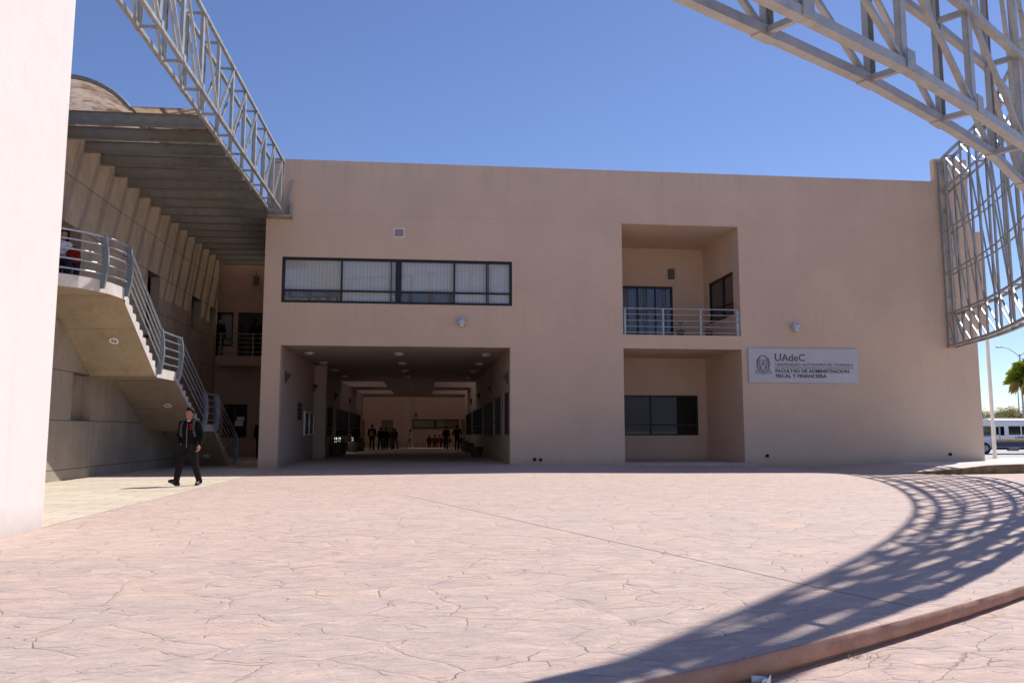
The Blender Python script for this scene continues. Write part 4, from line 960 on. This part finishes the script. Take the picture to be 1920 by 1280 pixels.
def person(name_label, loc, heading, j, res, top, bottom, cat_group=None, H=1.75, hair='short', top_len=None, shoes=(.01, .01, .01), skirt=False, hands='lr', skin=SKIN, extra=None, sleeves=True, head_yaw=0):
    """heading 0 faces -Y; mesh built at 1.75 m and scaled"""
    root = empty('person', loc, name_label, 'person', cat_group, heading); s = H/1.75; root.scale = (s, s, s)
    n, h = j['neck'], j['head']; fr = Vector((sin(head_yaw), -cos(head_yaw), 0)); rt = Vector((cos(head_yaw), sin(head_yaw), 0)); hv = Vector(h)
    def hp(f, r, z): return tuple(hv + fr*f + rt*r + Vector((0, 0, z)))
    body = [(j['hip'], j['waist'], .115, .11, (1.2, .82), .06), (j['waist'], j['chest'], .11, .125, (1.25, .80), .06), (j['chest'], L(j['chest'], n, .55), .12, .085, (1.35, .78), .05),
            (L(j['chest'], n, .7), L(n, h, .35), .055, .052, None, .04)]
    for q in 'lr':
        body += [(j['s'+q], j['e'+q], .052, .040, None, .04), (j['e'+q], j['w'+q], .040, .026, None, .015), (j['h'+q], j['k'+q], .085, .052, None, .05), (j['k'+q], j['a'+q], .055, .036, None, .03), (j['a'+q], j['t'+q], .036, .026, None, .02)]
    # head: cranium, face, jaw, nose, brow, ears, lips
    body += [(hp(-.012, 0, .055), hp(-.02, 0, .045), .088, .088, None, .03), (hp(.018, 0, .03), hp(.022, 0, -.035), .068, .056, None, .03), (hp(.045, 0, -.065), hp(.05, 0, -.07), .036, .034, None, .03)]
    if res < .012:
        body += [(hp(.088, 0, .02), hp(.104, 0, -.018), .010, .0145, None, .012), (hp(.072, -.034, .036), hp(.072, .034, .036), .013, .013, None, .015),
                 (hp(-.005, .079, .02), hp(-.008, .081, -.02), .014, .010, None, .004), (hp(-.005, -.079, .02), hp(-.008, -.081, -.02), .014, .010, None, .004),
                 (hp(.079, -.02, -.047), hp(.079, .02, -.047), .008, .008, None, .006), (hp(.074, -.017, -.058), hp(.074, .017, -.058), .009, .009, None, .006)]
    if hands:
        if res < .012: body += hand(j, j['wl'], j['el'], 1, .55) + (hand(j, j['wr'], j['er'], -1, .55) if 'r' in hands else [])
        else:
            for q in 'lr':
                w = Vector(j['w'+q]); d = (w - Vector(j['e'+q])).normalized(); body.append((tuple(w), tuple(w + d*.13), .028, .018, None, .02))
    V, Fc = surf(body, res if res > .012 else .0075, .03); mesh_from('body', V, Fc, skin, root)
    if res < .012:
        me_, ml_ = simple('eye_dark', (.012, .008, .006), .25), simple('lip_skin', (.23, .085, .06), .5)
        part('eyes', me_, root, lambda m: [m.tube([hp(.0815, s_*.021, .017), hp(.0835, s_*.031, .019), hp(.077, s_*.042, .016)], .0045, 6, radii=[.0025, .0055, .0025]) for s_ in (-1, 1)])
        part('eyebrows', HAIR, root, lambda m: [m.tube([hp(.0885, s_*.014, .036), hp(.0875, s_*.03, .042), hp(.077, s_*.048, .036)], .004, 6, radii=[.003, .0045, .002]) for s_ in (-1, 1)])
        part('lips', ml_, root, lambda m: m.tube([hp(.078, -.022, -.053), hp(.0865, -.008, -.051), hp(.0865, .008, -.051), hp(.078, .022, -.053)], .005, 6, radii=[.002, .005, .005, .002]))
    # upper garment
    tl = top_len or .915; g = .020
    T = [((j['hip'][0], j['hip'][1], tl + (j['hip'][2]-.93)), j['waist'], .125, .122, (1.2, .86), .05), (j['waist'], j['chest'], .125, .14, (1.25, .84), .06), (j['chest'], L(j['chest'], n, .6), .135, .095, (1.38, .80), .05), (j['sl'], j['sr'], .06, .06, None, .06)]
    for q in 'lr':
        if sleeves: T += [(j['s'+q], j['e'+q], .07, .060, None, .05), (j['e'+q], L(j['e'+q], j['w'+q], .93), .060, .042, None, .02)]
        else: T += [(j['s'+q], L(j['s'+q], j['e'+q], .6), .068, .062, None, .05)]
    if extra == 'hood': T += [(L(n, h, -.15)[:1] + (n[1]+.06,) + (n[2]+.0,), (n[0], n[1]+.075, n[2]-.04), .075, .07, (1.35, .8), .04), ((n[0]-.05, n[1]-.03, n[2]-.0), (n[0]-.06, n[1]+.05, n[2]+.015), .035, .04, None, .03), ((n[0]+.05, n[1]-.03, n[2]-.0), (n[0]+.06, n[1]+.05, n[2]+.015), .035, .04, None, .03)]
    if skirt: T += [(j['hip'], (j['hip'][0], j['hip'][1], .5), .13, .16, (1.1, .9), .05)]
    V, Fc = surf(T, res, .04, noise=.0042 if res < .02 else 0); top_o = mesh_from('top', V, Fc, top, root)
    Bt = [((j['hip'][0], j['hip'][1], j['hip'][2]), L(j['hip'], j['waist'], .5), .128, .118, (1.2, .86), .04)]
    for q in 'lr': Bt += [(j['h'+q], j['k'+q], .098, .070, None, .05), (j['k'+q], L(j['k'+q], j['a'+q], 1.06), .074, .064, None, .03)]
    V, Fc = surf(Bt, res, .04, noise=.0045 if res < .02 else 0, seed=2); mesh_from('trousers', V, Fc, bottom, root)
    for q in 'lr':
        a, t = Vector(j['a'+q]), Vector(j['t'+q]); d = (t-a); d.z = 0; d.normalize(); heel = a - d*.045 + Vector((0, 0, -.05))
        sh = [(tuple(heel), tuple(a + Vector((0, 0, .045))), .040, .047, None, .03), (tuple(a), tuple(a.lerp(t, .5)), .044, .036, None, .03), (tuple(heel), tuple(t), .036, .034, None, .03), (tuple(t - d*.05), tuple(t), .042, .032, None, .02)]
        V, Fc = surf(sh, min(res, .018), .03); mesh_from('shoe', V, Fc, simple('shoe_leather', shoes, .3) if 'shoe_leather' not in bpy.data.materials else bpy.data.materials['shoe_leather'], root)
    if hair:
        Hh = [(hp(-.018, 0, .066), hp(-.028, 0, .052), .094, .094, None, .02), (hp(-.05, 0, .03), hp(-.055, 0, -.01), .062, .05, None, .03)]
        if hair == 'short': Hh += [(hp(.045, -.03, .118), hp(.05, .035, .120), .028, .030, None, .03), (hp(.0, 0, .13), hp(-.03, 0, .128), .04, .04, None, .03)]
        if hair == 'long': Hh += [(hp(-.06, 0, .0), hp(-.07, 0, -.25), .065, .05, None, .04)]
        face = hv + fr*.085 + Vector((0, 0, -.01)); fn = np.array(fr); 
        def cutf(G, face=np.array(face), fn=fn):
            d = (G-face) @ fn; zz = G[..., 2]; return np.minimum(d + .055 - 0*zz, (face[2]+.075) - zz + .0) if True else d
        V, Fc = surf(Hh, min(res, .012), .02, cut=[cutf], noise=.0045 if res < .012 else 0); mesh_from('hair', V, Fc, HAIR, root)
    return root

BLACKC = cloth((.006, .006, .007), 'black_cotton'); JEANS = cloth((.014, .014, .016), 'dark_denim'); NAVY = cloth((.02, .025, .045), 'navy_cloth'); GREYC = cloth((.06, .06, .065), 'grey_cloth'); WHITEC = cloth((.62, .62, .66), 'white_cotton'); REDC = cloth((.17, .012, .012), 'red_cloth'); BLUEJ = cloth((.07, .10, .16), 'blue_jeans'); OCHRE = cloth((.22, .12, .03), 'ochre_nylon'); BROWNC = cloth((.10, .05, .04), 'brown_cloth')
# the man walking in the sun
jm = J(hip=(0, 0, .915), waist=(0, .0, 1.06), chest=(0, .0, 1.27), neck=(.0, -.005, 1.465), head=(-.005, -.03, 1.605),
       hr=(-.095, -.015, .885), kr=(-.11, -.185, .49), ar=(-.125, -.275, .11), tr=(-.21, -.395, .13),
       hl=(.095, .01, .885), kl=(.11, .08, .475), al=(.115, .30, .115), tl=(.13, .155, .035),
       sl=(.185, .0, 1.395), el=(.265, .055, 1.14), wl=(.275, -.055, .905), sr=(-.185, .0, 1.395), er=(-.275, .045, 1.135), wr=(-.165, -.085, .955))
man = person('young man walking in the sun in black zip hoodie and black jeans with backpack straps', (.29, -8.93, .0), radians(-12), jm, .010, BLACKC, JEANS, None, 1.74, extra='hood', head_yaw=radians(-14), hands='l')
def onman(name, mat, fn): return part(name, mat, man, fn)
onman('zip', M_GALV, lambda m: m.tube([(0, -.122, .86), (0, -.13, 1.0), (0, -.132, 1.15), (0, -.137, 1.28), (0, -.125, 1.40)], .0035, 5))
onman('shirt_collar', WHITEC, lambda m: m.tube([(-.045, -.065, 1.475), (0, -.085, 1.445), (.045, -.065, 1.475)], .012, 6))
text(man, 'chest_emblem', 'S', .06, 1.285, .125, .07, .004, y=-.145, mat=cloth((.26, .012, .015), 'red_print'), R=(radians(86), 0, radians(14)))
onman('emblem_flourish', bpy.data.materials['red_print'], lambda m: (m.tube([(.045, -.146, 1.345), (.075, -.146, 1.385), (.12, -.134, 1.385), (.15, -.122, 1.36)], .006, 5), m.tube([(.04, -.148, 1.28), (.07, -.147, 1.262), (.115, -.138, 1.266), (.15, -.123, 1.29)], .006, 5)))
bpk = empty('backpack', man.location, 'black backpack with grey straps worn by the man in the sun', 'backpack', None, radians(-12))
def bpbody(m):
    V = []; 
    m.lathe([(.001, -.22), (.10, -.215), (.135, -.16), (.14, .05), (.12, .18), (.07, .235), (.001, .24)], (0, 0, 0), 16)
part('bag', BLACKC, bpk, bpbody, M=Matrix.Translation((0, .215, 1.22)) @ Matrix.Diagonal((1.05, .62, 1, 1)))
for s in (-1, 1):
    def strap(m):
        P0 = [(s*.105, .14, 1.42), (s*.12, .05, 1.462), (s*.125, -.05, 1.455), (s*.135, -.105, 1.40), (s*.145, -.128, 1.30), (s*.155, -.118, 1.20), (s*.165, -.06, 1.10)]; tt = np.linspace(0, 6, 25); pts = [tuple(float(np.interp(t, range(7), [p[q] for p in P0])) for q in range(3)) for t in tt]
        for a, b in zip(pts, pts[1:]): m.bar(a, Vector(b) + (Vector(b)-Vector(a))*.12, .052, .010, (0, -1, .25))
    part('strap', GREYC if s < 0 else GREYC, bpk, strap)
bpy.data.materials['grey_cloth']
# seated and standing people on the upper floors
def seat(**k):
    j = J(hip=(0, 0, .50), waist=(0, .02, .64), chest=(0, .01, .84), neck=(0, 0, 1.03), head=(0, -.03, 1.16), sl=(.18, .0, .96), sr=(-.18, .0, .96), el=(.24, -.05, .72), er=(-.24, -.05, .72), wl=(.12, -.28, .68), wr=(-.12, -.28, .68),
          hl=(.09, 0, .50), hr=(-.09, 0, .50), kl=(.11, -.42, .50), kr=(-.11, -.42, .50), al=(.11, -.40, .09), ar=(-.11, -.40, .09), tl=(.12, -.56, .03), tr=(-.12, -.56, .03)); j.update(k); return j
SEATT = .585
person('person in white shirt sitting on the upper landing behind the railing, holding a red bag', (-2.95, -8.35, 4.65), radians(60), seat(), .018, WHITEC, NAVY, None, 1.7)
def chair(name, loc, rz, label):
    r = empty(name, loc, label, 'stool', None, rz)
    part('seat', M_FRAME, r, lambda m: m.box((-.2, -.22, .36), (.2, .2, .405)), bevel=.01)
    for sx in (-1, 1):
        for sy in (-1, 1): part('leg', M_GALV, r, lambda m: m.tube([(sx*.17, sy*.17, .36), (sx*.19, sy*.19, 0)], .014, 6))
chair('stool', (-2.95, -8.35, 4.65), radians(60), 'low dark stool under the seated person on the upper landing')
rb = empty('red_bag', (-2.62, -8.5, 5.25), 'red bag on the lap of the person seated on the upper landing', 'bag', None, radians(60))
part('bag_body', REDC, rb, lambda m: m.lathe([(.001, -.16), (.13, -.15), (.16, -.05), (.15, .1), (.08, .17), (.001, .18)], (0, 0, 0), 14)); part('handle', REDC, rb, lambda m: m.tube([(-.06, 0, .16), (-.04, 0, .24), (.04, 0, .24), (.06, 0, .16)], .01, 6))
person('dark silhouetted person leaning at the corner of the shaded upper gallery railing', (-3.42, 7.95, 4.42), radians(35), J(), .02, BLACKC, BLACKC, None, 1.68)
person('dark silhouetted person standing before the upper gallery door', (-2.0, 8.3, 4.42), radians(160), J(), .02, BLACKC, BLACKC, None, 1.72, hair='long')
person('dark clothed person almost hidden behind the left corner of the facade', (-1.30, 6.8, .09), radians(180), J(), .02, BLACKC, JEANS, None, 1.66)
# people in the passage
def walkj(a=.25, sw=.12):
    return J(kr=(-.10, -.02-a*.55, .50), ar=(-.10, -a, .09), tr=(-.11, -a-.16, .05), kl=(.10, .02+a*.3, .48), al=(.10, a*.9, .13), tl=(.11, a*.9-.12, .04), wl=(.25, -.05-sw, .90), wr=(-.25, -.02+sw, .90), el=(.24, .0, 1.13), er=(-.24, .04, 1.13))
g = 'people walking through the passage'
def pz(y): return FZ(y) + .006
person('person in black walking away through the passage with an ochre backpack', (1.85, 28.4, pz(28.4)), pi, walkj(.15), .022, BLACKC, BLACKC, g, 1.76)
ob_ = empty('backpack', (1.85, 28.4, pz(28.4)), 'ochre backpack on the leftmost walker in the passage', 'backpack', None, pi)
part('bag', OCHRE, ob_, lambda m: m.lathe([(.001, -.2), (.10, -.19), (.13, -.1), (.13, .08), (.08, .18), (.001, .2)], (0, 0, 0), 14), M=Matrix.Translation((0, .2, 1.18)) @ Matrix.Diagonal((1.05, .6, 1, 1)))
part('strap', OCHRE, ob_, lambda m: [m.tube([(s*.1, .14, 1.36), (s*.12, .04, 1.45), (s*.13, -.1, 1.4), (s*.14, -.12, 1.25)], .016, 6) for s in (-1, 1)])
person('slim dark figure second from the left in the passage group', (2.19, 32.6, pz(32.6)), pi*.9, walkj(.2), .022, BLACKC, NAVY, g, 1.64)
person('broad dark figure in the middle of the passage group', (2.52, 33.9, pz(33.9)), pi, walkj(.1), .022, BLACKC, BLACKC, g, 1.64)
person('dark figure in grey at the back of the passage group', (2.85, 38.8, pz(38.8)), pi*1.1, J(), .022, GREYC, BLUEJ, g, 1.69)
person('figure in black top and grey jeans on the right of the passage group', (3.01, 39.6, pz(39.6)), pi*.8, walkj(.18), .022, BLACKC, BLUEJ, g, 1.67, hair='long')
person('woman in white and pale trousers stepping through the sun patch in the passage', (4.12, 44.2, pz(44.2)), radians(-65), walkj(.2), .022, WHITEC, cloth((.12, .13, .16), 'pale_denim'), g, 1.66, hair='long')
person('slim dark figure standing on the right of the passage, in front of the bench', (7.03, 32.9, pz(32.9)), pi, walkj(.08), .022, BLACKC, NAVY, g, 1.74)
person('broad dark figure walking with elbows out at the right side of the passage', (7.78, 30.7, pz(30.7)), pi, J(el=(.33, .04, 1.15), er=(-.33, .04, 1.15), wl=(.2, -.1, 1.0), wr=(-.2, -.1, 1.0)), .022, BLACKC, BLACKC, g, 1.76)
person('person in white shirt at the far right passage wall', (8.25, 37.0, pz(37)), pi, J(), .022, WHITEC, NAVY, g, 1.62)
person('dark figure close to the left passage windows', (.98, 26.0, pz(26)), pi, walkj(.1), .022, BLACKC, BLACKC, g, 1.7)
bz = FZ(50) + .006
BN = empty('bench', (6.77, 50, bz), 'long red slatted bench with white frame against the far hall wall', 'bench')
part('backrest', REDC, BN, lambda m: [m.box((-1.2+.61*i, -.27, .50), (-.62+.61*i, -.24, .84)) for i in range(4)])
part('seat', REDC, BN, lambda m: [m.box((-1.2+.61*i, -.22, .40), (-.62+.61*i, .2, .44)) for i in range(4)])
for x in (-1.18, 0, 1.18): part('leg', M_WHITE, BN, lambda m: (m.box((x-.03, -.25, 0), (x+.03, -.2, .85)), m.box((x-.03, .14, 0), (x+.03, .18, .4)), m.box((x-.03, -.25, 0), (x+.03, .2, .04))))
gb = 'people seated on the red bench'
for x, c, hh, lab in ((5.83, BLACKC, 'long', 'person with long dark hair seated at the left end of the red bench'), (6.38, GREYC, 'short', 'person in grey seated second from left on the red bench'), (6.85, BROWNC, 'short', 'person in brown top seated third from left on the red bench'), (7.45, REDC, 'short', 'person in red top seated at the right end of the red bench')):
    person(lab, (x, 49.95, bz-.06), pi, seat(), .022, c, NAVY, gb, 1.7, hair=hh)

# ------------------------------------------------------------------ right background: flag pole, street lamps, bus, palm, trees
def Wc(u, v): return (CAMP.x + u*cos(THETA) + v*sin(THETA), CAMP.y - u*sin(THETA) + v*cos(THETA))
FP = empty('pole', (28.35, 2.55, .125), 'plain white painted pole standing on the pavement beside the building corner', 'pole')
part('shaft', M_WHITE, FP, lambda m: m.tube([(0, 0, 0), (0, 0, 3), (0, 0, 8.3)], .07, 14, radii=[.075, .07, .05])); part('base_plate', M_WHITE, FP, lambda m: (m.box((-.16, -.16, 0), (.16, .16, .02)), m.lathe([(.11, .02), (.08, .08)], (0, 0, 0), 14)))
part('finial', M_WHITE, FP, lambda m: m.lathe([(.02, 8.3), (.07, 8.36), (.001, 8.44)], (0, 0, 0), 12))
def street_lamp(u, v, H_, label, rz):
    x, y = Wc(u, v); r = empty('street_lamp', (x, y, -.62), label, 'street lamp', 'street lamps by the road', rz)
    part('pole', M_GALV, r, lambda m: m.tube([(0, 0, 0), (0, 0, H_*.5), (0, 0, H_)], .1, 10, radii=[.11, .085, .06]))
    for s in (-1, 1):
        part('arm', M_GALV, r, lambda m: m.tube([(0, 0, H_-.25), (s*.5, 0, H_+.15), (s*1.1, 0, H_+.5), (s*1.7, 0, H_+.62)], .035, 7))
        part('lamp_head', M_GALV, r, lambda m: m.lathe([(.001, -.36), (.07, -.33), (.13, -.1), (.15, .12), (.1, .3), (.001, .36)], (0, 0, 0), 12, ax=Matrix.Translation((0, 0, 0)).to_3x3() @ Matrix.Rotation(pi/2*s, 3, 'Y') @ Matrix.Diagonal((.6, 1, 1))) , M=Matrix.Translation((s*1.98, 0, H_+.63)))
street_lamp(47.15, 74, 8.95, 'double armed grey street lamp beside the palm', 0)
street_lamp(69.5, 110, 7.6, 'farther double armed street lamp whose head is hidden by the palm', .2)
# bus: side parallel to the facade, nose to the left
bx, by = Wc(38.75, 65)
BU = empty('bus', (bx, by, -.62), 'white bonneted bus with yellow and navy stripe parked across the road', 'bus')
M_BUSW = simple('bus_white', (.72, .74, .78), .35, var=.04); M_BUSY = simple('bus_yellow', (.50, .30, .03), .4); M_BUSN = simple('bus_navy', (.025, .035, .11), .4); M_TYRE = simple('tyre', (.02, .02, .02), .8); M_RIM = simple('rim', (.4, .4, .42), .4, .4)
Lb = 9.4; Wb = 2.35
def busbody(m):
    z0, z1 = .55, 2.62
    wins = [(.35, .62, 1.55, 2.2), (.72, 1.1, 1.5, 2.22)] + [(1.45+1.15*i, 2.5+1.15*i, 1.55, 2.25) for i in range(6)]
    holed(m, 0, Lb, z0, z1, wins, 0, .05); holed(m, 0, Lb, z0, z1, wins, Wb, Wb-.05)
    m.box((Lb-.05, .05, z0), (Lb, Wb-.05, z1)); m.box((0, .05, z0), (.05, Wb-.05, 1.5)); m.box((0, .05, 2.25), (.05, Wb-.05, z1))
    m.box((0, .05, z0), (Lb-.05, Wb-.05, z0+.08))
part('body', M_BUSW, BU, busbody, bevel=.015)
part('roof', M_WHITE, BU, lambda m: m.add([(x, yy, zz) for x in (-.05, Lb+.03) for yy, zz in ((-.03, 2.62), (.02, 2.74), (.35, 2.84), (Wb/2, 2.88), (Wb-.35, 2.84), (Wb-.02, 2.74), (Wb+.03, 2.62))], [(i, i+1, 8+i, 7+i) for i in range(6)] + [(0,1,2,3,4,5,6), (13,12,11,10,9,8,7), (0, 7, 13, 6)]))
part('bonnet', M_BUSW, BU, lambda m: m.add([(x, yy, z) for x, h in ((-1.5, 1.22), (-1.15, 1.38), (0, 1.52)) for yy, z in ((.2, .62), (.2, h-.12), (.4, h), (Wb-.4, h), (Wb-.2, h-.12), (Wb-.2, .62))], [(6*i+k, 6*i+k+1, 6*i+7+k, 6*i+6+k) for i in range(2) for k in range(5)] + [(0,1,2,3,4,5)]))
part('bumper', M_RIM, BU, lambda m: m.box((-1.62, .15, .48), (-1.5, Wb-.15, .72)), bevel=.02); part('headlight', M_LENS, BU, lambda m: m.lathe([(.001, -.03), (.1, -.02), (.11, 0)], (-1.5, .45, .95), 14, ax=Matrix.Rotation(pi/2, 3, 'Y')))
part('windscreen', M_GLASSD, BU, lambda m: m.box((.02, .1, 1.5), (.03, Wb-.1, 2.25)))
for i in range(6):
    w = part('window', M_FRAME, BU, lambda m: (m.box((1.45+1.15*i, .0, 1.88), (2.5+1.15*i, .04, 1.92)), m.box((1.96+1.15*i, .003, 1.55), (1.99+1.15*i, .037, 1.88)), m.box((1.45+1.15*i, .002, 1.55), (1.48+1.15*i, .04, 2.25)), m.box((2.47+1.15*i, .002, 1.55), (2.5+1.15*i, .04, 2.25))))
    part('pane', M_GLASSD, w, lambda m: m.box((1.46+1.15*i, .045, 1.56), (2.49+1.15*i, .049, 2.24)))
part('door', M_FRAME, BU, lambda m: (m.box((.33, -.004, .68), (1.12, .0, .70)), m.box((.64, -.004, .7), (.68, 0, 2.3)))); part('interior', M_DARK, BU, lambda m: m.box((.2, .8, .7), (Lb-.2, .85, 2.5)))
part('yellow_stripe', M_BUSY, BU, lambda m: m.box((.12, -.006, 1.0), (Lb, -.001, 1.17))); part('navy_stripe', M_BUSN, BU, lambda m: m.box((.12, -.007, .58), (Lb, -.001, .995)))
text(BU, 'lettering', 'UNIVERSIDAD', 2.0, 1.24, .28, 2.6, .006, y=-.008, mat=M_BUSN)
def wheel(x, y):
    w = part('wheel', M_TYRE, BU, lambda m: m.lathe([(.27, -.12), (.42, -.13), (.46, -.08), (.46, .08), (.42, .13), (.27, .12)], (0, 0, 0), 24, ax=Matrix.Rotation(pi/2, 3, 'X')), M=Matrix.Translation((x, y, .46)))
    part('rim', M_RIM, w, lambda m: m.lathe([(.27, -.11), (.2, -.06), (.08, -.05), (.001, -.09)], (0, 0, 0), 18, ax=Matrix.Rotation(pi/2, 3, 'X') @ Matrix.Rotation(pi, 3, 'X')), M=Matrix.Translation((x, y, .46)))
for x in (-.62, 6.9):
    for y in (.12, Wb-.12): wheel(x, y)
part('fender', M_BUSW, BU, lambda m: m.tube([(-.62+.56*cos(a), .16, .46+.56*sin(a)) for a in np.linspace(.0, pi, 10)], .07, 6)); part('fuel_tank', M_RIM, BU, lambda m: m.tube([(1.5, .3, .42), (2.4, .3, .42)], .17, 14)); part('underframe', M_FRAME, BU, lambda m: m.box((0, .5, .35), (Lb-.4, Wb-.5, .55)))
# fan palm
px_, py_ = Wc(29.35, 45)
PL = empty('palm_tree', (px_, py_, -.62), 'fan palm with green crown and dry yellow lower fronds by the road', 'palm tree')
M_TRUNK = simple('palm_trunk', (.16, .12, .08), .95, var=.4, sc=9, bump=.5); M_PALM = leafmat('palm_leaf', (.16, .25, .03), (.36, .40, .06), 1.2); M_PALMD = leafmat('dry_palm_leaf', (.36, .27, .08), (.50, .40, .16), 1.5)
part('trunk', M_TRUNK, PL, lambda m: m.tube([(0, 0, 0), (.02, 0, 1.5), (0, .02, 3.2), (0, 0, 4.9)], .2, 14, radii=[.26, .19, .17, .2]))
rp = random.Random(8)
def frond(m, a, e, Lp, R_, dry=False):
    base = Vector((0, 0, 4.9)); d = Vector((cos(a)*cos(e), sin(a)*cos(e), sin(e))); tip = base + d*Lp; tip.z -= .06*Lp
    m.m = 1 if dry else 0
    m.tube([base, base.lerp(tip, .5) + Vector((0, 0, .05)), tip], .02, 4)
    side = d.cross(Vector((0, 0, 1))).normalized(); up = side.cross(d)
    nL = 30
    for i in range(nL):
        t = -1 + 2*i/(nL-1); ang = t*radians(78 if not dry else 50); ll = R_*(1-.22*abs(t))*rp.uniform(.9, 1.06)
        dd = d*cos(ang) + side*sin(ang); w_ = .020*R_/.9
        mid = tip + dd*ll*.6 + up*(.10*cos(ang)); end = tip + dd*ll + up*.02 - Vector((0, 0, (.16 + .25*rp.random())*ll*(1.0 if not dry else 2.2)))
        pv = (side*cos(ang) - d*sin(ang))*w_
        m.m = 1 if (dry or (rp.random() < .04)) else 0
        m.add([tip, mid - pv, end, mid + pv], [(0, 1, 2), (0, 2, 3)])
def crown(m):
    for i in range(34):
        e = rp.uniform(-.35, 1.35); frond(m, rp.uniform(0, 2*pi), e, rp.uniform(.45, .75), rp.uniform(.75, 1.0))
    for i in range(5): frond(m, rp.uniform(0, 2*pi), rp.uniform(-1.1, -.8), .4, .6, True)
    frond(m, pi-.1, -.08, .85, .9, False); frond(m, pi+.15, -.25, .8, .85, True)
part('crown', [M_PALM, M_PALMD], PL, crown)
# bushy trees behind the road
M_BUSH = leafmat('mesquite_leaf', (.10, .10, .03), (.21, .18, .07), .6); M_BARK = simple('bark', (.10, .075, .05), .95, var=.3, sc=8)
labs = ['behind the pole at the building corner', 'behind the bus bonnet', 'above the front of the bus', 'above the middle of the bus', 'above the rear of the bus', 'beyond the right end of the bus', 'far right beyond the palm', 'hidden mostly by the building corner']
for q, (u, v, H_) in enumerate(((55.5, 97, 5.1), (58.3, 94, 4.7), (61.2, 98, 5.0), (64.5, 95, 5.4), (68, 97, 4.8), (72, 94, 5.2), (77, 96, 5.5), (51.5, 98, 5.3))):
    x, y = Wc(u, v); r = empty('bushy_tree', (x, y, -.62), 'brownish green bushy tree %s' % labs[q], 'tree', 'bushy trees behind the road'); rd = random.Random(20+q)
    def trunk(m):
        for i in range(4):
            a = rd.uniform(0, 2*pi); m.tube([(0, 0, 0), (cos(a)*.25, sin(a)*.25, H_*.25), (cos(a)*.8, sin(a)*.8, H_*.55), (cos(a)*1.2, sin(a)*1.2, H_*.8)], .1, 6, radii=[.14, .1, .06, .03])
    part('trunk', M_BARK, r, trunk)
    def cr(m):
        cl = [(rd.uniform(-2.3, 2.3), rd.uniform(-1.5, 1.5), rd.uniform(.08, .86)*H_, rd.uniform(.5, 1.0)) for i in range(60)]
        for cx, cy, cz, rr_ in cl:
            if abs(cx) > 1.5 and cz > H_*.75: cz -= .8
            for i in range(190):
                d = Vector((rd.gauss(0, 1), rd.gauss(0, 1), rd.gauss(0, .8))); d = d.normalized()*rr_*rd.uniform(.3, 1.08); c = Vector((cx, cy, cz)) + d
                a = Vector((rd.uniform(-1, 1), rd.uniform(-1, 1), rd.uniform(-1, 1))).normalized(); b = a.cross(Vector((rd.uniform(-1, 1), rd.uniform(-1, 1), rd.uniform(-1, 1)))).normalized(); s = rd.uniform(.05, .11)
                m.add([c - a*s, c + b*s*.5, c + a*s, c - b*s*.5], [(0, 1, 2, 3)])
    part('crown', M_BUSH, r, cr)
# scrap of curled paper and a dry weed tuft against the kerb
PS = empty('paper_scrap', (7.415, -23.435, -.138), 'curled strip of white card lying against the kerb', 'paper')
def paper(m):
    A = [(-.055, .02), (-.03, .022), (.0, .022), (.018, .018), (.026, .008), (.018, -.004), (.0, -.014), (-.02, -.026)]
    n = len(A); lo = [(x, y, .012 + .0*i) for i, (x, y) in enumerate(A)]; hi = [(x + (.006 if i > 4 else 0), y+.004, .05 - .002*i) for i, (x, y) in enumerate(A)]
    m.add(lo + hi, [(i, i+1, n+i+1, n+i) for i in range(n-1)], True)
    m.add([(.0, -.022, .004), (.056, .026, .052), (.05, .012, .014), (-.03, -.052, .001)], [(0, 1, 2, 3)])
pp_ = part('card', M_WHITE, PS, paper); sd = pp_.modifiers.new('solid', 'SOLIDIFY'); sd.thickness = .0012
WD = empty('weed_tuft', (8.20, -23.00, -.13), 'dry straw coloured weed tuft growing at the foot of the kerb', 'weed')
def weed(m):
    rd = random.Random(5)
    for i in range(34):
        a = rd.uniform(0, 2*pi); l = rd.uniform(.02, .055); b = Vector((rd.uniform(-.07, .07), rd.uniform(-.02, .02), 0)); e = b + Vector((cos(a)*l*.8, sin(a)*l*.6, l*.6)); s = Vector((-sin(a), cos(a), 0))*.0022
        m.add([b-s, b+s, e], [(0, 1, 2)])
part('blades', leafmat('dry_grass', (.12, .085, .035), (.20, .15, .07), 20), WD, weed)
